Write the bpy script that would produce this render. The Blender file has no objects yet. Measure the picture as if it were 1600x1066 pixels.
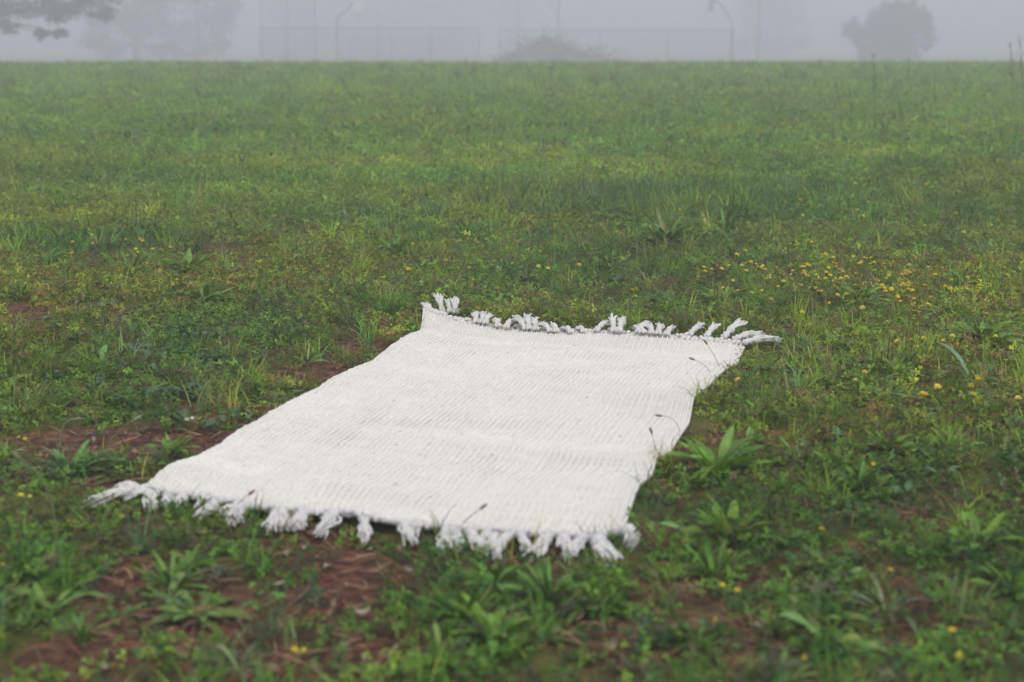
import bpy, math, random
import numpy as np
from mathutils import Vector, Euler
R = math.radians
rng = np.random.default_rng(11)
random.seed(11)
S = bpy.context.scene
col = S.collection

# ------------------------------------------------------------------ camera
CAM_H = 0.79
F = 2222.2            # focal length in pixels of the 1600 px wide photograph
HORIZON = 60.0
PITCH = math.atan((533 - HORIZON) / F)
cam_d = bpy.data.cameras.new("camera")
cam = bpy.data.objects.new("camera", cam_d)
col.objects.link(cam)
cam.location = (0, 0, CAM_H)
cam.rotation_euler = (math.pi / 2 - PITCH, 0, 0)
cam_d.sensor_width = 36
cam_d.lens = 50
cam_d.clip_end = 2000
cam_d.clip_start = 0.05
cam_d.dof.use_dof = True
cam_d.dof.focus_distance = 4.05
cam_d.dof.aperture_fstop = 3.7
cam_d.dof.aperture_blades = 8
S.camera = cam

# ------------------------------------------------------------------ light
SUN_EL, SUN_AZ = 62, 165
w = bpy.data.worlds.new("World")
S.world = w
w.use_nodes = True
nt = w.node_tree
bg = nt.nodes["Background"]
sky = nt.nodes.new("ShaderNodeTexSky")
sky.sky_type = 'NISHITA'
sky.sun_disc = False
sky.sun_elevation = R(SUN_EL)
sky.sun_rotation = R(SUN_AZ)
sky.air_density = 1.0
sky.dust_density = 2.0
sky.ozone_density = 1.0
hs = nt.nodes.new("ShaderNodeHueSaturation")      # the overcast takes most of the blue out of the sky
hs.inputs["Saturation"].default_value = 0.42
nt.links.new(sky.outputs[0], hs.inputs["Color"])
nt.links.new(hs.outputs[0], bg.inputs["Color"])
bg.inputs["Strength"].default_value = 0.12
sun_d = bpy.data.lights.new("sun", 'SUN')
sun_d.energy = 1.0
sun_d.angle = R(70)
sun_d.color = (1.0, 0.985, 0.96)
sun = bpy.data.objects.new("sun", sun_d)
col.objects.link(sun)
# light comes from the sky direction (azimuth from +Y towards +X)
_dir = Vector((math.sin(R(SUN_AZ)) * math.cos(R(SUN_EL)), math.cos(R(SUN_AZ)) * math.cos(R(SUN_EL)), math.sin(R(SUN_EL))))
sun.rotation_euler = _dir.to_track_quat('Z', 'Y').to_euler()
S.view_settings.view_transform = 'Standard'
S.view_settings.look = 'None'
S.view_settings.gamma = 1
S.view_settings.use_curve_mapping = False
S.view_settings.exposure = 0.80
cy = S.cycles
cy.max_bounces = 8
cy.diffuse_bounces = 3
cy.glossy_bounces = 2
cy.transmission_bounces = 4
cy.volume_bounces = 3
cy.use_denoising = True
cy.use_adaptive_sampling = False
cy.sample_clamp_indirect = 6
HAZE_DENSITY = 0.0146

# ------------------------------------------------------------------ noise and terrain
def _hash(ix, iy, s):
    h = (ix.astype(np.int64) * 374761393 + iy.astype(np.int64) * 668265263 + s * 1442695041) & 0x7fffffff
    h = ((h ^ (h >> 13)) * 1274126177) & 0x7fffffff
    return ((h ^ (h >> 16)) & 0xffff) / 65535.0
def vnoise(x, y, s=0):
    x = np.asarray(x, float); y = np.asarray(y, float)
    ix, iy = np.floor(x), np.floor(y)
    fx, fy = x - ix, y - iy
    fx = fx * fx * (3 - 2 * fx); fy = fy * fy * (3 - 2 * fy)
    a, b = _hash(ix, iy, s), _hash(ix + 1, iy, s)
    c, d = _hash(ix, iy + 1, s), _hash(ix + 1, iy + 1, s)
    return a + (b - a) * fx + (c - a) * fy + (a - b - c + d) * fx * fy
def fbm(x, y, s=0, o=4):
    t = 0; a = 0.5; n = 0
    for k in range(o):
        t = t + a * vnoise(x * 2 ** k, y * 2 ** k, s + k * 17); n += a; a *= 0.5
    return t / n
def sstep(a, b, x):
    t = np.clip((np.asarray(x, float) - a) / (b - a), 0, 1)
    return t * t * (3 - 2 * t)
_TY = [-300, 0, 5, 12, 18, 24, 27, 30, 36, 48, 60, 84, 104, 130, 400]
_TZ = [0, 0, 0, .075, .160, .250, .268, .215, .135, -.02, -.22, -.64, -.98, -1.42, -1.6]
def big_z(y):
    r = 0
    for d in (-1.5, -.75, 0, .75, 1.5): r = r + np.interp(np.asarray(y, float) + d, _TY, _TZ)
    return r / 5
def terrain(x, y):
    x = np.asarray(x, float); y = np.asarray(y, float)
    fade = 1 - .75 * sstep(14, 26, y)
    z = big_z(y)
    z = z + fade * (0.022 * (fbm(x * 2.1, y * 2.1, 5, 3) - 0.5) + 0.010 * (vnoise(x * 14, y * 14, 9) - 0.5))
    return z
def ray(px, py):
    dx, dy = (px - 800) / F, -(py - 533) / F
    c, s = math.cos(PITCH), math.sin(PITCH)
    return np.array([dx, c + dy * s, -s + dy * c])
def on_plane(px, py, z=0.0):
    d = ray(px, py); t = (z - CAM_H) / d[2]
    return np.array([0, 0, CAM_H]) + d * t
def at(px, py):
    z = 0.0
    for _ in range(12):
        p = on_plane(px, py, z); z = float(terrain(p[0], p[1]))
    p[2] = z
    return p
def at_depth(px, py, Y):
    d = ray(px, py)
    return np.array([0, 0, CAM_H]) + d * (Y / d[1])

# ------------------------------------------------------------------ mesh helpers
class Geo:
    """collects vertices, faces of any size and a per-vertex tint"""
    def __init__(self): self.v, self.c, self.f, self.n = [], [], [], 0
    def add(self, v, f, c=(1, 1, 1)):
        v = np.asarray(v, float).reshape(-1, 3)
        c = np.asarray(c, float)
        if c.ndim == 1: c = np.tile(c, (len(v), 1))
        f = np.asarray(f, np.int64)
        self.f.append(f + self.n); self.v.append(v); self.c.append(c); self.n += len(v)
    def mesh(self, name, mat=None, smooth=False):
        me = bpy.data.meshes.new(name)
        v = np.concatenate(self.v); c = np.concatenate(self.c)
        tot = np.concatenate([np.full(len(f), f.shape[1], np.int32) for f in self.f])
        idx = np.concatenate([f.ravel() for f in self.f]).astype(np.int32)
        st = np.concatenate([[0], np.cumsum(tot)[:-1]]).astype(np.int32)
        me.vertices.add(len(v)); me.vertices.foreach_set("co", v.astype(np.float32).ravel())
        me.loops.add(len(idx)); me.loops.foreach_set("vertex_index", idx)
        me.polygons.add(len(tot)); me.polygons.foreach_set("loop_start", st); me.polygons.foreach_set("loop_total", tot)
        me.polygons.foreach_set("use_smooth", np.full(len(tot), smooth, dtype=bool))
        a = me.color_attributes.new("tint", 'FLOAT_COLOR', 'POINT')
        a.data.foreach_set("color", np.concatenate([c, np.ones((len(c), 1))], 1).astype(np.float32).ravel())
        if mat: me.materials.append(mat)
        me.update(calc_edges=True)
        me.validate()
        return me
    def build(self, name, mat, parent=None, smooth=False):
        return link(name, self.mesh(name, mat, smooth), parent)
def link(name, data, parent=None):
    o = bpy.data.objects.new(name, data); col.objects.link(o)
    if parent is not None: o.parent = parent
    return o
def tag(o, label=None, cat=None, group=None, kind=None):
    if label: o["label"] = label
    if cat: o["category"] = cat
    if group: o["group"] = group
    if kind: o["kind"] = kind
    return o
def copy_tree(o, parent=None):
    c = o.copy(); col.objects.link(c)
    if parent is not None: c.parent = parent
    for k in list(o.children): copy_tree(k, c)
    return c
def frame_of(d):
    d = d / (np.linalg.norm(d) + 1e-9)
    a = np.array([0, 0, 1.0]) if abs(d[2]) < .9 else np.array([1.0, 0, 0])
    u = np.cross(a, d); u /= np.linalg.norm(u)
    return u, np.cross(d, u)
def tube(g, pts, rad, n=6, c=(1, 1, 1), cap=True):
    pts = np.asarray(pts, float); m = len(pts)
    rad = np.broadcast_to(np.asarray(rad, float), (m,))
    V = []
    ang = np.arange(n) / n * 2 * math.pi
    u = None
    for i in range(m):
        d = pts[min(i + 1, m - 1)] - pts[max(i - 1, 0)]
        d = d / (np.linalg.norm(d) + 1e-9)
        if u is None: u, v = frame_of(d)
        else:
            u = u - d * (u @ d); u /= np.linalg.norm(u) + 1e-9; v = np.cross(d, u)
        V.append(pts[i] + rad[i] * (np.cos(ang)[:, None] * u + np.sin(ang)[:, None] * v))
    V = np.concatenate(V)
    i, k = np.meshgrid(np.arange(m - 1), np.arange(n), indexing='ij')
    k2 = (k + 1) % n
    f = np.stack([i * n + k, i * n + k2, (i + 1) * n + k2, (i + 1) * n + k], -1).reshape(-1, 4)
    c = np.asarray(c, float)
    if c.ndim == 2: c = np.repeat(c, n, 0)
    base = g.n
    g.add(V, f, c)
    if cap:
        g.f.append(np.array([list(range(n))[::-1]]) + base)
        g.f.append(np.array([list(range((m - 1) * n, m * n))]) + base)
def blob(g, cen, r, nu=8, nv=6, c=(1, 1, 1), jit=0.0, ax=None, rr=None):
    rr = rr or rng
    th = np.linspace(0, math.pi, nv + 1)[1:-1]; ph = np.arange(nu) / nu * 2 * math.pi
    T, P = np.meshgrid(th, ph, indexing='ij')
    d = np.stack([np.sin(T) * np.cos(P), np.sin(T) * np.sin(P), np.cos(T)], -1).reshape(-1, 3)
    d = np.concatenate([d, [[0, 0, 1], [0, 0, -1]]])
    d = d * (1 + jit * rr.normal(size=(len(d), 1)))
    v = d * np.asarray(r, float)
    if ax is not None:
        u, w_ = frame_of(np.asarray(ax, float)); a = np.asarray(ax, float) / np.linalg.norm(ax)
        v = v[:, :1] * u + v[:, 1:2] * w_ + v[:, 2:] * a
    m = nv - 1; b = g.n
    i, k = np.meshgrid(np.arange(m - 1), np.arange(nu), indexing='ij'); k2 = (k + 1) % nu
    q = np.stack([i * nu + k, (i + 1) * nu + k, (i + 1) * nu + k2, i * nu + k2], -1).reshape(-1, 4)
    g.add(v + np.asarray(cen, float), q, c)
    k = np.arange(nu); k2 = (k + 1) % nu
    g.f.append(np.stack([np.full(nu, m * nu), k, k2], -1) + b)
    g.f.append(np.stack([np.full(nu, m * nu + 1), (m - 1) * nu + k2, (m - 1) * nu + k], -1) + b)
def box(g, a, b, c=(1, 1, 1)):
    x0, y0, z0 = a; x1, y1, z1 = b
    v = [[x0, y0, z0], [x1, y0, z0], [x1, y1, z0], [x0, y1, z0], [x0, y0, z1], [x1, y0, z1], [x1, y1, z1], [x0, y1, z1]]
    f = [[0, 3, 2, 1], [4, 5, 6, 7], [0, 1, 5, 4], [1, 2, 6, 5], [2, 3, 7, 6], [3, 0, 4, 7]]
    g.add(v, f, c)

# ------------------------------------------------------------------ materials
def new_mat(name):
    m = bpy.data.materials.new(name); m.use_nodes = True
    return m, m.node_tree, m.node_tree.nodes["Principled BSDF"]
def tinted(name, base=(1, 1, 1), rough=0.5, spec=0.5, translucent=0.0, through=(1.3, 1.35, 0.8), noise=0.0, nscale=60, sheen=0.0):
    m, t, p = new_mat(name)
    a = t.nodes.new("ShaderNodeAttribute"); a.attribute_name = "tint"
    mx = t.nodes.new("ShaderNodeMix"); mx.data_type = 'RGBA'; mx.blend_type = 'MULTIPLY'
    mx.inputs[0].default_value = 1
    t.links.new(a.outputs["Color"], mx.inputs[6]); mx.inputs[7].default_value = (*base, 1)
    out = mx.outputs[2]
    if noise:
        tc = t.nodes.new("ShaderNodeTexCoord")
        n = t.nodes.new("ShaderNodeTexNoise"); n.inputs["Scale"].default_value = nscale; n.inputs["Detail"].default_value = 4
        t.links.new(tc.outputs["Object"], n.inputs["Vector"])
        mr = t.nodes.new("ShaderNodeMapRange"); mr.inputs[1].default_value = .3; mr.inputs[2].default_value = .7
        mr.inputs[3].default_value = 1 - noise; mr.inputs[4].default_value = 1 + noise
        t.links.new(n.outputs[0], mr.inputs[0])
        m2 = t.nodes.new("ShaderNodeVectorMath"); m2.operation = 'SCALE'
        t.links.new(out, m2.inputs[0]); t.links.new(mr.outputs[0], m2.inputs["Scale"])
        out = m2.outputs[0]
    t.links.new(out, p.inputs["Base Color"])
    p.inputs["Roughness"].default_value = rough
    p.inputs["Specular IOR Level"].default_value = spec
    if sheen:
        p.inputs["Sheen Weight"].default_value = sheen
    if translucent:
        tr = t.nodes.new("ShaderNodeBsdfTranslucent")
        s2 = t.nodes.new("ShaderNodeVectorMath"); s2.operation = 'MULTIPLY'
        s2.inputs[1].default_value = through
        t.links.new(out, s2.inputs[0]); t.links.new(s2.outputs[0], tr.inputs["Color"])
        ms = t.nodes.new("ShaderNodeMixShader"); ms.inputs[0].default_value = translucent
        t.links.new(p.outputs[0], ms.inputs[1]); t.links.new(tr.outputs[0], ms.inputs[2])
        t.links.new(ms.outputs[0], t.nodes["Material Output"].inputs["Surface"])
    return m
M_leaf = tinted("leaf_green", rough=0.45, spec=0.2, translucent=0.38)
M_broad = tinted("plantain_green", rough=0.45, spec=0.32, translucent=0.22, noise=0.18, nscale=70)
M_litter = tinted("dry_litter", rough=0.7, spec=0.25)
M_stem = tinted("stem", rough=0.6, spec=0.3)
M_petal = tinted("petal", rough=0.6, spec=0.3, translucent=0.2)
M_cotton = tinted("cotton", rough=0.9, spec=0.1, sheen=0.15)
M_fringe = tinted("soft_cotton_yarn", rough=0.9, spec=0.1, sheen=0.2, translucent=0.42, through=(1, 1, 1))
M_bark = tinted("bark", rough=0.9, spec=0.2, noise=0.3, nscale=9)
M_tree = tinted("tree_foliage", rough=0.55, spec=0.3, translucent=0.2)
M_metal = tinted("dull_galvanised_metal", rough=0.55, spec=0.5)

def soil_material():
    m, t, p = new_mat("soil_and_turf")
    geo = t.nodes.new("ShaderNodeNewGeometry")
    def noise(scale, detail=5):
        n = t.nodes.new("ShaderNodeTexNoise"); n.inputs["Scale"].default_value = scale; n.inputs["Detail"].default_value = detail
        n.inputs["Roughness"].default_value = .65
        t.links.new(geo.outputs["Position"], n.inputs["Vector"]); return n.outputs[0]
    def ramp(src, stops):
        r = t.nodes.new("ShaderNodeValToRGB")
        while len(r.color_ramp.elements) < len(stops): r.color_ramp.elements.new(.5)
        for e, (pos, c) in zip(r.color_ramp.elements, stops): e.position = pos; e.color = (*c, 1)
        t.links.new(src, r.inputs[0]); return r.outputs[0]
    soil = ramp(noise(38), [(.28, (.030, .015, .010)), (.46, (.095, .038, .022)), (.60, (.195, .088, .046)), (.78, (.30, .18, .125))])
    turf = ramp(noise(5, 8), [(.3, (.055, .105, .010)), (.5, (.090, .165, .014)), (.72, (.150, .215, .026))])
    a = t.nodes.new("ShaderNodeAttribute"); a.attribute_name = "tint"
    mx = t.nodes.new("ShaderNodeMix"); mx.data_type = 'RGBA'
    sep = t.nodes.new("ShaderNodeSeparateColor"); t.links.new(a.outputs["Color"], sep.inputs[0])
    t.links.new(sep.outputs[1], mx.inputs[0]); t.links.new(soil, mx.inputs[6]); t.links.new(turf, mx.inputs[7])
    t.links.new(mx.outputs[2], p.inputs["Base Color"])
    p.inputs["Roughness"].default_value = .9; p.inputs["Specular IOR Level"].default_value = .25
    b = t.nodes.new("ShaderNodeBump"); b.inputs["Strength"].default_value = .8; b.inputs["Distance"].default_value = .02
    t.links.new(noise(95, 8), b.inputs["Height"]); t.links.new(b.outputs[0], p.inputs["Normal"])
    return m

# ------------------------------------------------------------------ ground cover map
SOIL = [  # bare patches in the photograph: centre x, y, half width, half height (px), strength
    (120, 488, 90, 12, .8), (40, 510, 60, 14, .6), (160, 690, 180, 24, .85), (60, 705, 90, 18, .7), (300, 655, 60, 14, .6), (1290, 560, 45, 14, .9),
    (1215, 690, 60, 18, .8), (1190, 560, 40, 12, .7), (210, 905, 80, 60, .7), (560, 905, 90, 45, .7), (480, 850, 90, 22, .7),
    (1050, 775, 60, 35, .8), (1030, 850, 60, 30, .5), (940, 1000, 60, 40, .7), (330, 985, 60, 30, .5), (1290, 790, 90, 22, .6), (1330, 750, 70, 14, .4),
    (590, 1035, 90, 28, .7), (150, 1000, 90, 30, .6), (120, 780, 50, 20, .6), (160, 815, 60, 18, .6),
    (510, 590, 60, 16, .7), (420, 640, 40, 16, .6), (430, 585, 70, 14, .4), (820, 475, 90, 10, .5), (720, 470, 50, 10, .4), (100, 400, 110, 12, .45), (260, 355, 60, 8, .35),
    (340, 690, 60, 22, .6), (180, 760, 50, 14, .7), (870, 880, 80, 22, .5), (650, 860, 50, 20, .5), (90, 1040, 80, 22, .6),
    (1130, 660, 50, 14, .4), (1440, 830, 60, 20, .4), (1180, 1040, 60, 20, .4), (1010, 920, 60, 18, .5), (990, 1040, 40, 20, .5), (1560, 780, 70, 18, .5),
]
_PATCH = []
for (px, py, rx, ry, s) in SOIL:
    p = at(px, py); q = at(px, py - ry); q2 = at(px, py + ry)
    _PATCH.append((p[0], p[1], rx * p[1] / F * 1.03, (q[1] - q2[1]) / 2, s))
def cover(x, y):
    """0 bare soil .. 1 thick growth"""
    x = np.asarray(x, float); y = np.asarray(y, float)
    c = 0.91 + 1.35 * (fbm(x * 2.6, y * 2.6, 31, 4) - 0.5) + 0.7 * (fbm(x * 9, y * 9, 57, 2) - .5)
    c = c + 0.22 * sstep(.25, .7, x) * (1 - sstep(2.6, 3.2, y)) + 0.35 * sstep(4.0, 8.0, y) - 0.06 * (1 - sstep(2.2, 3.0, y))
    for (cx, cyy, rx, ry, s) in _PATCH:
        d = ((x - cx) / rx) ** 2 + ((y - cyy) / ry) ** 2
        c = c - 0.95 * s * np.exp(-d * 1.3)
    return np.clip(c, 0, 1)

# ------------------------------------------------------------------ the rug outline (traced once, laid on the ground plane)
RZ = 0.022
L_EDGE = [(223, 761), (240, 745), (262, 724), (300, 713), (340, 692), (380, 667), (418, 645), (450, 628), (480, 613), (522, 588), (556, 572), (582, 560), (606, 540), (640, 522), (656, 514), (661, 492)]
R_EDGE = [(962, 832), (981, 803), (994, 769), (1001, 752), (1021, 736), (1027, 711), (1049, 700), (1065, 673), (1077, 657), (1086, 617), (1096, 609), (1117, 590), (1128, 582), (1139, 567), (1154, 562), (1165, 538)]
F_EDGE = [(223, 761), (256, 767), (331, 779), (397, 790), (444, 796), (553, 803), (569, 808), (628, 818), (690, 824), (769, 832), (862, 834), (925, 836), (962, 832)]
B_EDGE = [(661, 492), (722, 503), (795, 512), (884, 518), (966, 519), (1047, 525), (1110, 532), (1165, 538)]
def edge_curve(pts):
    P = np.array([on_plane(x, y, RZ)[:2] for x, y in pts])
    s = np.concatenate([[0], np.cumsum(np.linalg.norm(np.diff(P, axis=0), axis=1))]); s /= s[-1]
    return lambda t: np.stack([np.interp(t, s, P[:, 0]), np.interp(t, s, P[:, 1])], -1)
cL, cR, cF, cB = map(edge_curve, (L_EDGE, R_EDGE, F_EDGE, B_EDGE))
def rug_xy(u, v):
    """Coons patch: u from the left edge to the right, v from the near edge to the far"""
    u = np.asarray(u, float); v = np.asarray(v, float)
    U, V = u[..., None], v[..., None]
    c00, c10, c01, c11 = cF(0.), cF(1.), cB(0.), cB(1.)
    return ((1 - V) * cF(u) + V * cB(u) + (1 - U) * cL(v) + U * cR(v)
            - ((1 - U) * (1 - V) * c00 + U * (1 - V) * c10 + (1 - U) * V * c01 + U * V * c11))
def rug_z(x, y):
    return RZ + 0.016 * (fbm(x * 3.1, y * 4.3, 77, 2) - .5) + 0.007 * (vnoise(x * 8 + y * 2, y * 11, 83) - .5)
_poly = np.concatenate([cF(np.linspace(0, 1, 40)), cR(np.linspace(0, 1, 60))[1:], cB(np.linspace(1, 0, 40))[1:], cL(np.linspace(1, 0, 60))[1:]])
def in_rug(x, y, grow=0.0):
    x = np.asarray(x, float); y = np.asarray(y, float)
    c = _poly.mean(0); P = c + (_poly - c) * (1 + grow)
    ins = np.zeros(x.shape, bool)
    for i in range(len(P)):
        a, b = P[i], P[(i + 1) % len(P)]
        cond = (a[1] > y) != (b[1] > y)
        xi = a[0] + (y - a[1]) / (b[1] - a[1] + 1e-12) * (b[0] - a[0])
        ins ^= cond & (x < xi)
    return ins

# ------------------------------------------------------------------ the field (setting)
def make_ground():
    def axis(lo, hi, step, far_lo, far_hi):
        core = np.arange(lo, hi, step)
        up = [hi]; s = step
        while up[-1] < far_hi: s *= 1.16; up.append(min(up[-1] + s, far_hi))
        dn = [lo]; s = step
        while dn[-1] > far_lo: s *= 1.16; dn.append(max(dn[-1] - s, far_lo))
        return np.array(sorted(set(dn[1:])) + list(core) + up)
    xs = axis(-2.2, 2.2, .02, -235, 235)
    ys = axis(1.3, 6.0, .02, -60, 235)
    X, Y = np.meshgrid(xs, ys, indexing='xy')
    Z = terrain(X, Y)
    cv = cover(X, Y)
    near = 1 - sstep(10, 25, Y)
    Z = Z + near * 0.008 * (cv - .5)
    ins = in_rug(X, Y, -.02)
    Z = np.where(ins, np.minimum(Z, rug_z(X, Y) - .008), Z)
    turf = np.clip(sstep(.5, 1.0, cv) * .55, 0, 1) * near + (1 - near)
    turf = np.maximum(turf, sstep(4, 8, Y) * .97)
    c = np.stack([cv, turf, np.zeros_like(cv)], -1).reshape(-1, 3)
    ny, nx = X.shape
    i, j = np.meshgrid(np.arange(ny - 1), np.arange(nx - 1), indexing='ij')
    a = i * nx + j
    f = np.stack([a, a + 1, a + nx + 1, a + nx], -1).reshape(-1, 4)
    g = Geo(); g.add(np.stack([X, Y, Z], -1).reshape(-1, 3), f, c)
    o = g.build("ground", soil_material(), smooth=True)
    tag(o, kind="structure", label="wide grassy field with bare reddish soil patches", cat="ground")
make_ground()

def wedge(n, y0, y1, margin=.6, slope=.385, power=1.0):
    """n random points of the strip of field the lens looks over"""
    y = np.empty(0); x = np.empty(0)
    while len(y) < n:
        yy = rng.uniform(y0, y1, n * 2)
        wmax = slope * y1 + margin
        xx = rng.uniform(-wmax, wmax, n * 2)
        k = np.abs(xx) < slope * yy + margin
        y = np.concatenate([y, yy[k]]); x = np.concatenate([x, xx[k]])
    return x[:n], y[:n]
def wedge_area(y0, y1, margin=.6, slope=.385):
    return slope * (y1 ** 2 - y0 ** 2) + 2 * margin * (y1 - y0)

GREENS = np.array([[.130, .220, .020], [.180, .285, .026], [.250, .350, .036], [.080, .140, .016], [.120, .190, .045], [.260, .305, .032], [.200, .130, .045], [.170, .120, .050]])
FAR = np.array([[.150, .290, .026], [.195, .345, .036], [.235, .380, .044], [.280, .365, .064], [.160, .295, .042], [.200, .230, .075]])
def leaf_tint(n, x, y, pal=GREENS, jit=.26, s=3):
    calm = (1 - .55 * sstep(7, 14, y))[:, None]
    k = rng.integers(0, len(pal), n)
    c = pal[k] * (1 + jit * rng.normal(size=(n, 1))).clip(.45, 1.6)
    pn = fbm(x * 1.3, y * 1.3, s, 3)[:, None]          # drifts of yellower and bluer growth
    lum = fbm(x * .7 + 9, y * .45, s + 40, 3)[:, None] * .6 + fbm(x * 4, y * 4, s + 60, 2)[:, None] * .4
    c = c * (1 + calm * (pn - .5) * np.array([1.5, .6, -.2])) * (1 + calm * (lum - .5) * 1.3)
    return c.clip(.004, .9)

# small three-part leaves of the clover mat
def clover(g, x, y, zt, size, c, tilt=.45):
    n = len(x)
    az0 = rng.uniform(0, 2 * math.pi, n)
    lean = rng.normal(0, tilt, (n, 2))
    for k in range(3):
        az = az0 + k * 2.094 + rng.normal(0, .22, n)
        L = size * rng.uniform(.8, 1.2, n); W = L * rng.uniform(.32, .45, n)
        d = np.stack([np.cos(az), np.sin(az), np.zeros(n)], -1)
        s = np.stack([-np.sin(az), np.cos(az), np.zeros(n)], -1)
        slope = (lean[:, 0] * d[:, 0] + lean[:, 1] * d[:, 1] + rng.normal(.12, .25, n))
        slope_s = (lean[:, 0] * s[:, 0] + lean[:, 1] * s[:, 1])
        b = np.stack([x, y, zt], -1)
        dz = d + np.stack([0 * slope, 0 * slope, slope], -1)
        sz = s + np.stack([0 * slope, 0 * slope, slope_s], -1)
        tip = b + dz * L[:, None]
        m = b + dz * (L * .58)[:, None]
        fold = (W * rng.uniform(0, .5, n))
        l = m + sz * W[:, None]; r = m - sz * W[:, None]
        l[:, 2] += fold; r[:, 2] += fold
        V = np.stack([b, r, tip, l], 1).reshape(-1, 3)
        i = np.arange(n)[:, None] * 4
        f = np.concatenate([i + np.array([[0, 1, 2]]), i + np.array([[0, 2, 3]])])
        cc = np.repeat(c * rng.uniform(.88, 1.12, (n, 1)), 4, 0)
        g.add(V, f, cc)
def blades(g, x, y, z, L, W, c, lean=.6, seg=3, az=None, droop=.8):
    n = len(x)
    az = rng.uniform(0, 2 * math.pi, n) if az is None else az
    d = np.stack([np.cos(az), np.sin(az)], -1)
    s = np.stack([-np.sin(az), np.cos(az)], -1)
    tw = rng.normal(0, .5, n)
    a0 = np.abs(rng.normal(0, lean, n)).clip(0, 1.4)
    dr = np.abs(rng.normal(droop, .4, n))
    rows = []
    hx = np.zeros(n); hz = np.zeros(n)
    for k in range(seg + 1):
        t = k / seg
        if k:
            a = a0 + dr * (t - .5 / seg)
            hx = hx + np.sin(a) * L / seg; hz = hz + np.cos(a) * L / seg
        wv = W * (1 - t ** 1.6) if k < seg else W * 0
        wv = wv * (.7 if k == 0 else 1)
        cxy = np.stack([x, y], -1) + d * hx[:, None]
        sv = s * np.cos(tw)[:, None] + d * np.sin(tw)[:, None] * .6
        p = np.concatenate([cxy, (z + hz)[:, None]], -1)
        off = np.concatenate([sv * (wv / 2)[:, None], np.zeros((n, 1))], -1)
        if k < seg: rows += [p - off, p + off]
        else: rows += [p]
    V = np.stack(rows, 1); m = V.shape[1]
    i = np.arange(n)[:, None] * m
    for k in range(seg - 1):
        g.add(np.zeros((0, 3)), np.zeros((0, 4)), np.zeros((0, 3)))
    quads = np.concatenate([i + np.array([[2 * k, 2 * k + 1, 2 * k + 3, 2 * k + 2]]) for k in range(seg - 1)])
    tris = i + np.array([[2 * seg - 2, 2 * seg - 1, 2 * seg]])
    cc = np.repeat(c, m, 0)
    b = g.n
    g.add(V.reshape(-1, 3), quads, cc)
    g.f.append(tris + b)

def keep_off_rug(x, y, g=.0): return ~in_rug(x, y, g)

def make_clover_mat():
    g = Geo()
    for (y0, y1, dens, size, per, spread) in ((1.25, 2.4, 1150, .0070, 12, .026), (2.4, 5.2, 1050, .0072, 12, .028), (5.2, 9, 420, .0100, 12, .045), (9, 16, 90, .018, 12, .09)):
        nc = int(wedge_area(y0, y1) * dens)
        x, y = wedge(nc, y0, y1)
        cv = cover(x, y)
        k = (rng.uniform(0, 1, nc) < (cv * 1.25 - .12)) & keep_off_rug(x, y, .005)
        x, y, cv = x[k], y[k], cv[k]; n = len(x)
        ct = leaf_tint(n, x, y)
        mixf = sstep(4.6, 7.5, y)[:, None]          # the farther field is thicker, fresher grass
        ct = ct * (1 - mixf) + leaf_tint(n, x, y, FAR, s=8) * mixf * .84
        hgt = (.008 + .034 * cv) * rng.uniform(.35, 1.4, n) * (size / .0078) ** .6
        hgt = hgt * np.where(in_rug(x, y, .10), .45, 1)
        X = np.repeat(x, per) + rng.normal(0, spread * .6, n * per)
        Y = np.repeat(y, per) + rng.normal(0, spread * .6, n * per)
        k = keep_off_rug(X, Y, .002)
        H = (np.repeat(hgt, per) * rng.uniform(.25, 1.1, n * per))
        Cc = np.repeat(ct, per, 0) * rng.uniform(.75, 1.25, (n * per, 1))
        X, Y, H, Cc = X[k], Y[k], H[k], Cc[k]
        clover(g, X, Y, terrain(X, Y) + H, size * rng.uniform(.65, 1.35, len(X)), Cc)
    o = g.build("clover_mat", M_leaf)
    tag(o, "low mat of small clover leaves and weeds covering the field around the rug", "ground cover", kind="stuff")
make_clover_mat()

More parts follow.
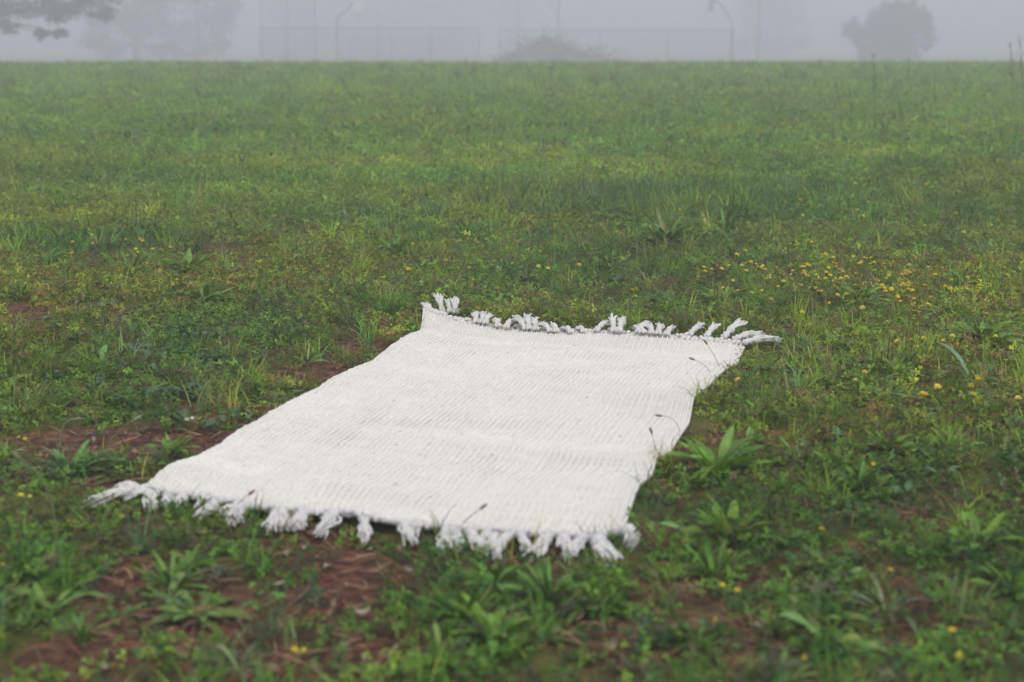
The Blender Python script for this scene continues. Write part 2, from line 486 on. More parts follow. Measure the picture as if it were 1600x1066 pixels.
GRASSY = np.array([[.110, .205, .022], [.155, .265, .028], [.205, .315, .040], [.130, .205, .080], [.260, .310, .065]])
def make_grass():
    g = Geo()
    for (y0, y1, tufts, per, L, W, spread, mult) in ((1.25, 2.6, 38, 9, .060, .0034, .022, 1), (2.6, 5.2, 120, 10, .062, .0036, .026, 1), (5.2, 9, 260, 12, .078, .0050, .035, 1),
                                                  (9, 16, 130, 12, .090, .0080, .06, 1), (16, 24, 56, 12, .10, .012, .11, 1), (24, 33, 34, 12, .11, .016, .15, 1)):
        nc = int(wedge_area(y0, y1) * tufts)
        x, y = wedge(nc, y0, y1)
        cv = cover(x, y)
        gm = fbm(x * .9, y * .9, 101, 3)
        pr = np.clip(cv * 1.1 - .05, 0, 1) * (np.clip((gm - .36) * 4 + 2 * np.exp(-((x - .55) / .75) ** 2 - ((y - 6.75) / .42) ** 2), .12, 1) if y0 < 9 else 1)
        k = (rng.uniform(0, 1, nc) < pr) & keep_off_rug(x, y, .006)
        x, y = x[k], y[k]; n = len(x)
        ct = leaf_tint(n, x, y, GRASSY if y0 < 9 else FAR, s=8)
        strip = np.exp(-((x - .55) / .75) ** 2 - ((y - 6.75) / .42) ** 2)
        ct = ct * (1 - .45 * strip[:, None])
        hv = .55 + .9 * vnoise(x * 2.2, y * 2.2, 61) + .7 * strip if y0 < 9 else .7 + .6 * vnoise(x * .8, y * .8, 61)
        X = np.repeat(x, per) + rng.normal(0, spread, n * per); Y = np.repeat(y, per) + rng.normal(0, spread, n * per)
        Lh = np.repeat(hv, per) * L * rng.uniform(.5, 1.35, n * per)
        Cc = np.repeat(ct, per, 0) * rng.uniform(.7, 1.3, (n * per, 1))
        dry = rng.uniform(0, 1, n * per) < .035
        Cc[dry] = np.array([.26, .20, .10]) * rng.uniform(.6, 1.2, (dry.sum(), 1))
        k = keep_off_rug(X, Y, .004)
        X, Y, Lh, Cc = X[k], Y[k], Lh[k], Cc[k]
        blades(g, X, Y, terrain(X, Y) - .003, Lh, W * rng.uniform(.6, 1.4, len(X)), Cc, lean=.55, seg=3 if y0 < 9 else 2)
    for (n, y0, y1, L, W) in ((320, 1.35, 2.8, .075, .0030), (900, 2.8, 5.2, .085, .0034), (900, 5.2, 9, .11, .0052), (1500, 9, 17, .13, .0085), (2200, 17, 30, .16, .013), (420, 6.1, 7.3, .13, .0050)):
        if n == 420 and y0 == 6.1: x = rng.normal(.62, .55, n); y = rng.uniform(y0, y1, n)
        else: x, y = wedge(n, y0, y1)
        k = keep_off_rug(x, y, .02) & (cover(x, y) > .4); x, y = x[k], y[k]; n = len(x)
        per = 26; ct = leaf_tint(n, x, y, GRASSY if y0 < 9 else FAR, s=19) * rng.uniform(.55, 1.15, (n, 1))
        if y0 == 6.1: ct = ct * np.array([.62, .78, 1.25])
        sz = rng.uniform(.55, 1.3, n)
        X = np.repeat(x, per) + rng.normal(0, .014 * (L / .09), n * per); Y = np.repeat(y, per) + rng.normal(0, .014 * (L / .09), n * per)
        kk = keep_off_rug(X, Y, .0); Lh = np.repeat(sz, per) * L * rng.uniform(.5, 1.25, n * per); Cc = np.repeat(ct, per, 0) * rng.uniform(.75, 1.3, (n * per, 1))
        dry = rng.uniform(0, 1, n * per) < .04; Cc[dry] = np.array([.32, .26, .13])
        X, Y, Lh, Cc = X[kk], Y[kk], Lh[kk], Cc[kk]
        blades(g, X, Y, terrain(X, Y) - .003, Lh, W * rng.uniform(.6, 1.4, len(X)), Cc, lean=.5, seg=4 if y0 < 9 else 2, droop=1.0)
    o = g.build("grass", M_leaf)
    tag(o, "short rough grass growing across the misty field", "grass", kind="stuff")
make_grass()

def make_litter():
    g = Geo()
    for (y0, y1, dens) in ((1.25, 2.6, 4200), (2.6, 5.5, 2600), (5.5, 8, 300)):
        nc = int(wedge_area(y0, y1) * dens)
        x, y = wedge(nc, y0, y1)
        cv = cover(x, y)
        k = (rng.uniform(0, 1, nc) < np.clip(1.15 - cv * 1.3, .06, 1)) & keep_off_rug(x, y, .0)
        x, y = x[k], y[k]; n = len(x)
        L = rng.uniform(.015, .065, n); az = rng.uniform(0, 2 * math.pi, n); W = rng.uniform(.0004, .0008, n)
        d = np.stack([np.cos(az), np.sin(az)], -1); s = np.stack([-np.sin(az), np.cos(az)], -1)
        bow = rng.normal(0, .12, n) * L
        c = np.array([[.22, .085, .042], [.28, .13, .07], [.14, .055, .032], [.36, .23, .14]])[rng.integers(0, 4, n)] * rng.uniform(.6, 1.2, (n, 1))
        zb = terrain(x, y) + .004 + np.abs(rng.normal(0, .006, n))
        tl = rng.normal(0, .08, n) * L
        rows = []
        for t in (-.5, -.17, .17, .5):
            p = np.stack([x, y], -1) + d * (L * t)[:, None] + s * (bow * (1 - 4 * t * t))[:, None]
            z = zb + tl * t + .002 * (1 - 4 * t * t)
            wv = W * (1 if abs(t) < .3 else .5)
            rows += [np.concatenate([p - s * wv[:, None], z[:, None]], -1), np.concatenate([p + s * wv[:, None], (z + wv)[:, None]], -1)]
        V = np.stack(rows, 1)
        i = np.arange(n)[:, None] * 8
        f = np.concatenate([i + np.array([[2 * q, 2 * q + 2, 2 * q + 3, 2 * q + 1]]) for q in range(3)])
        g.add(V.reshape(-1, 3), f, np.repeat(c, 8, 0))
        # crumbs and scraps of dead leaf
        m = n // 2
        x, y = wedge(m, y0, y1); k = (cover(x, y) < .55) & keep_off_rug(x, y); x, y = x[k], y[k]; m = len(x)
        r = rng.uniform(.003, .010, m)
        z = terrain(x, y) + .005
        V = np.zeros((m, 5, 3))
        for q in range(5):
            a = q / 5 * 6.283 + rng.normal(0, .3, m); rr = r * rng.uniform(.5, 1.2, m)
            V[:, q] = np.stack([x + np.cos(a) * rr, y + np.sin(a) * rr, z + rng.normal(.002, .003, m)], -1)
        c = np.array([[.22, .15, .10], [.12, .07, .045], [.34, .28, .22], [.16, .09, .06]])[rng.integers(0, 4, m)] * rng.uniform(.7, 1.2, (m, 1))
        g.add(V.reshape(-1, 3), np.arange(m)[:, None] * 5 + np.arange(5)[None], np.repeat(c, 5, 0))
    o = g.build("needle_litter", M_litter)
    tag(o, "brown pine needles and dead scraps lying on the bare soil", "litter", kind="stuff")
make_litter()

# grey, softly hairy round leaves spreading on the left of the rug
def leaf_strip(g, base, az, L, W, rise, droop, c, n=7, fold=.25, shape=1.0, twist=0.0, wave=0.0, rr=rng):
    """one lance-shaped leaf with a folded midrib; rise = starting elevation angle"""
    ts = np.linspace(0, 1, n)
    d = np.array([math.cos(az), math.sin(az), 0]); s0 = np.array([-math.sin(az), math.cos(az), 0])
    p = np.array(base, float); e = rise
    V = []; cc = []
    rowc = np.asarray(c, float)
    ph = rr.uniform(0, 6.28)
    for k, t in enumerate(ts):
        if k:
            p = p + (d * math.cos(e) + np.array([0, 0, 1]) * math.sin(e)) * L / (n - 1)
            e -= droop / (n - 1)
        wv = W * (math.sin(math.pi * min(1, (t * .92 + .06)) ** shape) ** .8) * .5
        if k == 0: wv = W * .10
        if k == n - 1: wv = W * .02
        up = np.array([0, 0, 1]) * math.cos(e) - d * math.sin(e)
        tw = twist * t
        s = s0 * math.cos(tw) + up * math.sin(tw)
        rp = wave * W * math.sin(ph + t * 11)
        V += [p - s * wv + up * (wv * fold + rp), p, p + s * wv + up * (wv * fold - rp)]
        sh = 1 + rr.normal(0, .05)
        cc += [rowc * sh, rowc * sh * 1.18, rowc * sh]
    i = np.arange(n - 1)[:, None] * 3
    f = np.concatenate([i + np.array([[0, 1, 4, 3]]), i + np.array([[1, 2, 5, 4]])])
    g.add(V, f, np.array(cc))
def make_grey_leaves():
    g = Geo()
    spots = []
    for _ in range(260):
        px, py = random.uniform(-20, 480), random.uniform(405, 690)
        if random.random() < np.exp(-(((px - 230) / 210) ** 2 + ((py - 540) / 95) ** 2)) * 1.1: spots.append((px, py))
    for _ in range(36):
        px, py = random.choice([(random.gauss(1480, 90), random.gauss(640, 90)), (random.gauss(1250, 130), random.gauss(600, 40)), (random.gauss(800, 200), random.gauss(450, 25))])
        spots.append((px, py))
    for (px, py) in spots:
        p = at(px, py)
        if in_rug(p[:1], p[1:2], .05)[0]: continue
        k = random.randint(5, 10)
        tone = np.array([.085, .155, .062]) * random.uniform(.7, 1.2)
        for q in range(k):
            L = random.uniform(.018, .036)
            leaf_strip(g, p + np.array([random.gauss(0, .010), random.gauss(0, .010), .008 + random.random() * .018]), random.uniform(0, 6.28), L, L * random.uniform(.42, .6),
                       random.uniform(.1, .8), random.uniform(.3, 1.3), tone * random.uniform(.8, 1.2), n=5, shape=.8)
    o = g.build("grey_leaf_cover", M_broad, smooth=True)
    tag(o, "grey-green rounded downy leaves spreading among the clover", "ground cover", kind="stuff")
make_grey_leaves()

# ------------------------------------------------------------------ the rug
def make_rug():
    NU, NV, SUB, SUV = 140, 100, 4, 6
    nu, nv = NU * SUB + 1, NV * SUV + 1
    U, V = np.meshgrid(np.linspace(0, 1, nu), np.linspace(0, 1, nv), indexing='xy')
    rowj = rng.normal(0, .10, NV + 1); colj = rng.normal(0, .10, NU + 1)
    cu = np.clip(U * NU, 0, NU - 1e-6); cvv = np.clip(V * NV, 0, NV - 1e-6)
    iu = np.floor(cu).astype(int); iv = np.floor(cvv).astype(int)
    fu = cu - iu; fv = cvv - iv
    par = iu % 2                                    # warp ribs stand between columns of weft pockets
    sh = (iu // 2 % 2) * .5 + rng.normal(0, .10, NU)[iu]
    fv = (cvv + sh) % 1.0
    over = np.where(par == 0, np.sin(math.pi * fu) ** .6 * (.80 + .20 * np.sin(math.pi * fv)), np.sin(math.pi * fu) ** .3 * np.sin(math.pi * fv) ** .8)
    cell = rng.uniform(.55, 1.15, (NV, NU)); loose = fbm(U * 7, V * 16, 3, 3)
    slack = np.clip(.52 + 1.0 * (loose - .40), .35, 1.0)
    hgt = .0062 * over * cell[iv, iu] * np.where(par == 0, 1.0, 1 - .62 * slack)
    # slack threads: nudge the grid a little, so rows wander
    wob = (vnoise(U * 9, V * 11, 12) - .5) * .0024; wob2 = (vnoise(U * 6, V * 20, 14) - .5) * .005
    XY = rug_xy(U, V)
    X = XY[..., 0] + wob * np.minimum(1, np.minimum(U, 1 - U) * 30); Y = XY[..., 1] + wob2 * np.minimum(1, np.minimum(V, 1 - V) * 30)
    Z = rug_z(X, Y)
    edge = np.minimum(np.minimum(U * .9, (1 - U) * .9), np.minimum(V * 1.6, (1 - V) * 1.6))
    Z = Z - (.003 + .005 * np.minimum(sstep(0, .04, V), 1 - sstep(.94, .98, V))) * (1 - sstep(0, .022, edge)) + hgt
    # the far left corner rides up on a clump
    lift = np.exp(-(((U - .0) / .10) ** 2 + ((V - 1) / .05) ** 2)); Z = Z + .016 * lift
    # yarn colours: cream with tan and pinkish lengths of weft
    base = np.array([.705, .680, .622])
    weft = np.array([.50, .43, .345])
    C = np.tile(base, (nv, nu, 1)) * (1 + .03 * rng.normal(size=(NV, NU)))[iv, iu][..., None]
    streak = vnoise(U * 9, V * NV, 41) * (.35 + fbm(U * 2, V * 9, 43, 3))
    tan = np.clip((streak - .40) * 4.0, 0, 1) * (par == 1) * .55 * slack
    gap = np.clip(1.25 - over * 1.8, 0, 1) * np.where(par == 0, .55, .95) * slack
    C = C * (1 - tan[..., None]) + weft * tan[..., None]
    C = C * (1 - gap[..., None]) + weft * .92 * gap[..., None]
    spk = (rng.uniform(0, 1, (NV, NU)) < .010)[iv, iu] & (par == 1) & (fv > .3) & (fv < .8)
    C = np.where(spk[..., None], np.array([.42, .34, .27]), C)
    top = np.stack([X, Y, Z], -1).reshape(-1, 3)
    i, j = np.meshgrid(np.arange(nv - 1), np.arange(nu - 1), indexing='ij'); a = i * nu + j
    f = np.stack([a, a + 1, a + nu + 1, a + nu], -1).reshape(-1, 4)
    g = Geo(); g.add(top, f, C.reshape(-1, 3))
    # underside, and sides joining the two
    ring = np.concatenate([np.arange(nu), np.arange(1, nv) * nu + nu - 1, (nv - 1) * nu + np.arange(nu - 2, -1, -1), np.arange(nv - 2, 0, -1) * nu])
    low = top[ring].copy(); low[:, 2] -= .006
    c0 = low.mean(0); low[:, :2] = c0[:2] + (low[:, :2] - c0[:2]) * .998
    b = g.n
    g.add(low, np.zeros((0, 4)), np.tile(base * .95, (len(low), 1)))
    k = np.arange(len(ring)); k2 = (k + 1) % len(ring)
    g.f.append(np.stack([ring[k], b + k, b + k2, ring[k2]], -1))
    g.add([c0 - np.array([0, 0, .002])], np.zeros((0, 3)), base[None])
    g.f.append(np.stack([np.full(len(ring), g.n - 1), b + k2, b + k], -1))
    rug = link("fringed_rug", None)
    cen = rug_xy(.5, .5); rug.location = (0, 0, 0)
    tag(rug, "cream handwoven cotton rug with knotted white fringes lying on the grass", "rug")
    g.build("woven_mat", M_cotton, rug, smooth=True)
    white = np.array([.88, .86, .825])
    # knotted edges
    for name, v, rows in (("knotted_edge", 0.0, 1), ("knotted_edge", 1.0, 2)):
        g = Geo()
        for r_ in range(rows):
            n = 84
            for q in range(n):
                u = (q + .5 + (r_ % 2) * .5) / (n + .5)
                p = rug_xy(u, v); out = np.array([-.32, 1.0]) if v > .5 else np.array([.25, -1.0])
                p = p + out * (r_ * .0085 - .0035 + random.gauss(0, .0015))
                z = float(rug_z(p[0], p[1])) + (.001 if v > .5 else .002) + random.gauss(0, .002)
                if v > .5: z += .016 * math.exp(-(u / .10) ** 2) + .004 * r_
                else: z -= .004 * r_
                ax = np.array([random.gauss(.8, .4), random.gauss(.2, .6), random.gauss(0, .3)])
                blob(g, (p[0], p[1], z), (.0058, .0058, .0085 * random.uniform(.8, 1.25)), 6, 5, white * random.uniform(.93, 1.04), .06, ax)
        g.build(name, M_fringe, rug, smooth=True)
    # tassels
    def tassel(p0, p1, fat=1.0, arch=.012, split=.38, mid=None):
        g = Geo()
        p0 = np.asarray(p0, float); p1 = np.asarray(p1, float)
        L = np.linalg.norm(p1 - p0)
        m = (p0 + p1) / 2 + np.array([0, 0, arch]) if mid is None else np.asarray(mid, float)
        def bez(t): return (1 - t) ** 2 * p0 + 2 * t * (1 - t) * m + t * t * p1
        u, w_ = frame_of(p1 - p0)
        if abs(u[2]) > abs(w_[2]): u, w_ = w_, u
        for sgn in (-1, 1):                             # two cords twisted down to the knot
            pts = [bez(t) + u * sgn * (.0045 * (1 - t / split) ** 2 + .0012) + u * .002 * math.sin(t * 40 + sgn) + w_ * .002 * sgn * math.cos(t * 40) for t in np.linspace(0, split, 6)]
            tube(g, pts, .0056 * fat, 6, white * random.uniform(.95, 1.03))
        d = bez(split + .05) - bez(split - .05)
        blob(g, bez(split), (.0094 * fat, .0094 * fat, .0095 * fat), 8, 6, white, .07, d)
        blob(g, bez(split) + d / np.linalg.norm(d) * .004, (.0078 * fat, .0104 * fat, .0062 * fat), 8, 6, white * .98, .07, d)
        ns = 20
        for q in range(ns):
            a = random.uniform(0, 6.283); r0 = .0045 * fat * math.sqrt(random.random()); r1 = .0135 * fat * math.sqrt(random.random())
            wx, wy = random.gauss(0, .003), random.gauss(0, .002)
            end = random.uniform(.74, 1.08)
            pts = []
            for k in range(6):
                t = split + (end - split) * k / 5; s = k / 5
                rr_ = r0 + (r1 - r0) * s ** .8
                pts.append(bez(t) + u * (math.cos(a) * rr_ + wx * math.sin(s * 5)) + w_ * (math.sin(a) * rr_ * .6 + wy * math.sin(s * 6)))
            tube(g, pts, np.array([1, 1, 1, .95, .85, .5]) * .0027 * fat, 5, white * random.uniform(.92, 1.04))
        o = g.build("tassel", M_fringe, rug, smooth=True)
        return o
    k6 = lambda x, y: (100 + x / 3.2, 700 + y / 3.2)
    k7 = lambda x, y: (550 + x / 3.2, 700 + y / 3.2)
    k5 = lambda x, y: (600 + x / 2.4615, 430 + y / 2.4615)
    front = [(k6(405, 205), k6(110, 285), 1.05), (k6(400, 212), k6(265, 200), .9), (k6(425, 222), k6(300, 245), .9), (k6(455, 228), k6(430, 292), .95), (k6(520, 232), k6(520, 285), .85), (k6(600, 240), k6(575, 285), .85), (k6(665, 245), k6(685, 290), .9), (k6(790, 262), k6(668, 346), .9),
             (k6(930, 285), k6(845, 385), 1.05), (k6(960, 290), k6(785, 340), .95), (k6(1070, 312), k6(1032, 410), .85), (k6(1100, 312), k6(1125, 395), 1), (k6(1190, 300), k6(1150, 400), .9), (k6(1235, 318), k6(1175, 400), .85), (k6(1345, 315), k6(1285, 425), .95), (k6(1405, 318), k6(1320, 382), .9),
             (k7(62, 352), k7(60, 465), .8), (k7(265, 380), k7(280, 470), 1), (k7(375, 388), k7(305, 422), .85), (k7(480, 405), k7(462, 492), .95), (k7(520, 410), k7(548, 500), .9), (k7(590, 420), k7(650, 515), 1), (k7(690, 432), k7(625, 500), .85), (k7(700, 435), k7(702, 545), .95), (k7(790, 430), k7(715, 520), .95),
             (k7(845, 432), k7(885, 515), .75), (k7(985, 432), k7(898, 548), 1.0), (k7(1050, 435), k7(1085, 535), 1), (k7(1185, 440), k7(1085, 530), .95), (k7(1200, 440), k7(1295, 575), 1.45)]
    for (a, b, fat) in front:
        p0 = on_plane(*a, .020); zt = float(terrain(*on_plane(*b, .01)[:2])) + .016
        p1 = on_plane(*b, zt)
        md = (p0 + p1) / 2 + np.array([random.gauss(0, .011), random.gauss(0, .006), .012])
        tassel(p0, p1, fat * 1.06, mid=md)
    a = on_plane(*k7(1310, 425), .02); b = on_plane(*k7(1385, 490), .016); m = on_plane(*k7(1440, 385), .05)
    tassel(a, b, 1.25, mid=m)
    back = [((185, 145), (155, 108), .9), ((225, 142), (203, 72), .95), ((255, 142), (243, 95), .9), ((275, 145), (270, 84), 1.0), ((355, 180), (352, 145), .9), ((375, 182), (385, 145), .8), ((390, 184), (408, 152), .85), ((440, 195), (430, 172), .85), ((470, 200), (495, 175), .85), ((545, 205), (503, 160), .9), ((560, 206), (545, 152), .9), ((585, 208), (575, 165), .95), ((640, 214), (598, 183), .85), ((665, 215), (645, 192), .85), ((720, 218), (690, 205), .8),
            ((770, 216), (745, 205), .75), ((815, 212), (865, 180), .85), ((885, 215), (875, 155), .95), ((905, 216), (918, 165), .95), ((975, 218), (1012, 182), .9), ((1005, 220), (960, 195), .75), ((1030, 222), (1022, 195), .85), ((1055, 224), (1065, 190), .9), ((1085, 226), (1115, 203), .85), ((1175, 228), (1228, 192), .9), ((1240, 235), (1288, 188), .95), ((1305, 240), (1384, 176), 1.15), ((1345, 246), (1460, 226), 1.15), ((1385, 258), (1512, 248), 1.15)]
    for (a, b, fat) in back:
        p0 = on_plane(*k5(*a), .030); p1 = at_depth(*k5(*b), p0[1] + .045)
        tassel(p0, p1, fat * 1.0, arch=.010)
make_rug()

# ------------------------------------------------------------------ weeds that can be told apart
def rosette_mesh(name, kind, seed):
    rr = np.random.default_rng(seed); g = Geo()
    sh = (1.1, 1.5)
    if kind == "upright":   n, L, W, r0, r1, dr = 32, (.07, .14), (.017, .027), .30, 1.40, 1.1; tone = np.array([.110, .225, .022])
    elif kind == "flat":    n, L, W, r0, r1, dr = 22, (.06, .13), (.016, .027), .08, .8, 1.0; tone = np.array([.100, .185, .035])
    elif kind == "narrow":  n, L, W, r0, r1, dr = 32, (.07, .14), (.010, .016), .45, 1.4, .9; tone = np.array([.075, .170, .022])
    elif kind == "grassy":  n, L, W, r0, r1, dr = 30, (.06, .13), (.009, .015), .15, .95, 1.0; tone = np.array([.095, .190, .045])
    elif kind == "silver":  n, L, W, r0, r1, dr = 14, (.10, .18), (.010, .016), .35, 1.2, 1.5; tone = np.array([.130, .205, .095])
    else:                   n, L, W, r0, r1, dr = 11, (.04, .085), (.009, .018), .15, 1.1, 1.0; tone = np.array([.120, .210, .050])
    az = rr.uniform(0, 6.28)
    for i in range(n):
        az += 2.4 + rr.normal(0, .25)
        l = rr.uniform(*L); inner = i / n
        c = tone * rr.uniform(.6, 1.4) * np.array([rr.uniform(.9, 1.3), 1, rr.uniform(.8, 1.2)])
        if rr.uniform() < .035: c = np.array([.19, .21, .05]) * rr.uniform(.6, 1.0)      # an old yellowed leaf
        leaf_strip(g, (math.cos(az) * .008, math.sin(az) * .008, .004), az, l, rr.uniform(*W), r0 + (r1 - r0) * inner + rr.normal(0, .1), dr * rr.uniform(.4, 1.4), c, n=8,
                   fold=rr.uniform(.15, .5), shape=rr.uniform(*sh), twist=rr.normal(0, .5), wave=.05, rr=rr)
    return g.mesh(name, M_broad, True)
ROS = {k: [rosette_mesh("plantain_" + k, k, s * 7 + len(k)) for s in range(4)] for k in ("upright", "flat", "narrow", "grassy", "silver", "small")}
SPAN = dict(upright=.22, flat=.24, narrow=.20, grassy=.22, silver=.30, small=.15)
def plant(px, py, wpx, kind, label, group=None, cat="plant", name="plantain_plant"):
    p = at(px, py)
    o = link(name, random.choice(ROS[kind]))
    o.location = p - np.array([0, 0, .002]); o.rotation_euler = (random.gauss(0, .06), random.gauss(0, .06), random.uniform(0, 6.28))
    s = wpx * p[1] / F / SPAN[kind]; o.scale = (s, s, s * random.uniform(.8, 1.08))
    return tag(o, label, cat, group)
NAMED = [
    (1120, 745, 185, "upright", "large bright green plantain with upright leaves touching the rug's right edge"),
    (1175, 735, 110, "flat", "smaller spreading plantain just right of the large one beside the rug"),
    (1140, 852, 165, "upright", "broad plantain on bare soil right of the rug's near right corner"),
    (1215, 850, 120, "flat", "low plantain beside the broad one right of the rug's near corner"),
    (1528, 862, 150, "upright", "dense upright plantain clump near the right border of the photo"),
    (85, 935, 170, "flat", "flat plantain rosette with a tall bent stalk at lower left"),
    (1385, 960, 230, "silver", "silvery plant with long arching narrow leaves at lower right"),
    (770, 1005, 185, "upright", "dark broad-leaved plantain below the rug's near fringe"),
    (940, 960, 120, "narrow", "thin-leaved tuft beside the yellow flower below the rug"),
    (1040, 388, 130, "narrow", "largest dark spiky plantain clump behind the rug's far edge"),
    (1133, 368, 80, "narrow", "dark plantain clump right of the largest clump behind the rug"),
    (950, 418, 66, "upright", "small dark plantain between the rug and the largest spiky clump"),
    (937, 278, 44, "narrow", "distant dark plantain tuft in the middle of the field"),
    (886, 276, 40, "narrow", "distant thin tuft just left of the dark one in mid field"),
    (428, 628, 100, "flat", "dark plantain pressed against the rug's left edge"),
    (268, 712, 90, "upright", "pale green plantain by the rug's near left corner"),
    (110, 745, 190, "grassy", "wide grassy-leaved plantain on the soil left of the rug's near corner"),
    (322, 478, 100, "upright", "glossy plantain among grey leaves left of the rug's far end"),
    (128, 472, 80, "silver", "silvery upright tuft beside the bare strip at far left"),
    (160, 530, 66, "silver", "small silvery tuft below the bare strip at far left"),
    (168, 290, 90, "grassy", "dark spiky plantain in the distance at upper left"),
    (212, 224, 60, "narrow", "dark faraway tuft at upper left, the farthest one there"),
    (362, 355, 110, "silver", "bluish spiky clump left of the middle of the field"),
    (296, 430, 90, "upright", "dark broad plantain above the grey leaves on the left"),
    (575, 470, 76, "silver", "pale tuft a little left of the rug's far left corner"),
    (1135, 478, 96, "upright", "green plantain just behind the rug's far right fringe"),
    (1518, 600, 170, "silver", "grey-green star-shaped rosette right of the rug near the border"),
    (1535, 540, 120, "upright", "upright plantain above the grey-green star-shaped rosette"),
    (1410, 712, 130, "flat", "light green spreading rosette in the right middle ground"),
    (1365, 385, 90, "small", "bright grassy plantain behind the patch of yellow flowers"),
    (310, 965, 190, "flat", "wide dark plantain in the lower left foreground"),
    (295, 885, 130, "flat", "broad-leaved plantain under the rug's near left fringe"),
    (128, 1000, 90, "narrow", "thin two-leaved tuft below the flat rosette at lower left"),
    (372, 1050, 150, "silver", "silvery arching tuft cut by the photo's lower edge on the left"),
    (1590, 690, 140, "flat", "leafy plantain cut off by the right border"),
    (1345, 475, 90, "upright", "plantain in front of the patch of yellow flowers"),
    (1575, 930, 120, "upright", "pale plantain under the dense clump at the right border"),
    (735, 292, 60, "silver", "small bluish tuft in mid field left of centre"),
    (830, 375, 66, "grassy", "loose green tuft left of the largest spiky clump"),
    (680, 300, 60, "silver", "bluish leafy tuft in mid field above the rug's far left corner"),
    (870, 350, 76, "grassy", "low dense tuft at the left end of the dark grass strip"),
    (930, 345, 84, "grassy", "low dense tuft in the middle of the dark grass strip"),
    (985, 350, 76, "grassy", "low dense tuft at the right end of the dark grass strip"),
    (420, 300, 60, "silver", "little pale tuft right of the bluish spiky clump"),
    (540, 345, 80, "silver", "pale spreading tuft in the field left of centre"),
    (620, 400, 70, "upright", "green tuft behind the rug's far left corner"),
    (1235, 530, 70, "grassy", "grassy tuft touching the last tassel at the far right corner"),
]
for (px, py, wpx, kind, lab) in NAMED: plant(px, py, wpx, kind, lab)
# smaller ones nothing in the photograph tells apart
def scatter_small(n, x0, x1, y0, y1, label, group, kinds):
    k = 0; guard = 0
    while k < n and guard < 4000:
        guard += 1
        t = random.random(); px = random.uniform(x0, x1); py = y0 + (y1 - y0) * t
        p = at(px, py)
        if in_rug(p[:1], p[1:2], .13)[0] or cover(p[0], p[1]) < .35: continue
        wm = random.uniform(.07, .15)
        plant(px, py, wm * F / p[1], random.choice(kinds), label, group, name="weed_rosette"); k += 1
scatter_small(55, -40, 640, 300, 480, "small green weed rosette in the open field left of and behind the rug", "small weed rosettes", ["small", "silver", "narrow", "flat"])
scatter_small(50, 640, 1640, 250, 470, "small green weed rosette in the open field right of and behind the rug", "small weed rosettes", ["small", "narrow", "upright", "silver"])
scatter_small(26, -40, 480, 500, 740, "small weed rosette among the low leaves left of the rug", "small weed rosettes", ["small", "silver", "flat"])
scatter_small(32, 1100, 1640, 500, 800, "small weed rosette among the clover right of the rug", "small weed rosettes", ["small", "flat", "upright"])
scatter_small(34, -40, 1640, 850, 1070, "small weed rosette in the blurred foreground below the rug", "small weed rosettes", ["small", "flat", "narrow"])
scatter_small(34, -40, 1640, 160, 250, "small faint weed tuft far out in the misty field", "small weed rosettes", ["narrow", "silver"])

# yellow clover flowers
def flower_mesh(seed, tone):
    rr = np.random.default_rng(seed); g = Geo()
    h = .030
    tube(g, [(0, 0, 0), (.002, .001, h * .5), (0, 0, h)], [.0007, .0006, .0006], 4, (.10, .16, .05))
    for ring, (m, el, r) in enumerate(((7, .1, .0042), (6, .7, .0038), (3, 1.2, .003))):
        for q in range(m):
            a = q / m * 6.283 + ring * .4 + rr.normal(0, .1)
            d = np.array([math.cos(a) * math.cos(el), math.sin(a) * math.cos(el), math.sin(el)])
            blob(g, np.array([0, 0, h + .001]) + d * r, (.0017, .0012, .0026), 5, 4, np.array(tone) * rr.uniform(.8, 1.15), .05, d)
    return g.mesh("clover_flower", M_petal, True)
FL = [flower_mesh(1, (.88, .68, .03)), flower_mesh(2, (.86, .72, .05)), flower_mesh(3, (.86, .58, .04)), flower_mesh(4, (.84, .74, .10)), flower_mesh(5, (.88, .66, .03))]
def flower(px, py, label, group="yellow clover flowers", s=1.0, lift=.004):
    p = at(px, py)
    if in_rug(p[:1], p[1:2], .03)[0]: return
    o = link("clover_flower", random.choice(FL))
    o.location = p + np.array([0, 0, -.006 + lift]) + np.array([0, 0, random.uniform(-.004, .008)]); o.rotation_euler = (random.gauss(0, .25), random.gauss(0, .25), random.uniform(0, 6.28))
    k = s * random.uniform(.8, 1.2) * 1.12; o.scale = (k, k, k)
    tag(o, label, "flower", group)
for i in range(150):
    px, py = random.choice([(random.gauss(1245, 62), random.gauss(446, 16)), (random.gauss(1390, 65), random.gauss(460, 16)), (random.gauss(1330, 130), random.gauss(452, 28))])
    flower(px, py, "tiny yellow clover flower in the dense patch right behind the rug", s=random.uniform(.7, 1.1), lift=.012)
for (px, py) in [(1425, 548), (1437, 546), (1447, 548), (1430, 560), (1482, 553), (1500, 560), (1465, 552), (1535, 540), (1553, 545), (1510, 535), (1440, 612), (1465, 628), (1442, 640), (1520, 612), (1515, 622), (1445, 640), (1472, 635), (1510, 645), (1350, 612), (1160, 622), (1345, 602), (1590, 650), (1575, 560), (1405, 560)]:
    flower(px, py, "small yellow clover flower in the loose scatter right of the rug")
for i in range(42):
    flower(random.gauss(130, 90), random.gauss(285, 40), "faint yellow clover flower far off at upper left", s=1.0)
for i in range(34):
    flower(random.gauss(1330, 150), random.gauss(330, 35), "faint yellow clover flower in the taller grass at upper right", s=1.15)
for i in range(22):
    flower(random.gauss(840, 160), random.gauss(440, 25), "tiny yellow clover flower behind the rug's far fringe", s=1.05)
for i in range(16):
    flower(random.gauss(170, 60), random.gauss(405, 16), "tiny yellow clover flower in the drift on the left", s=1.0)
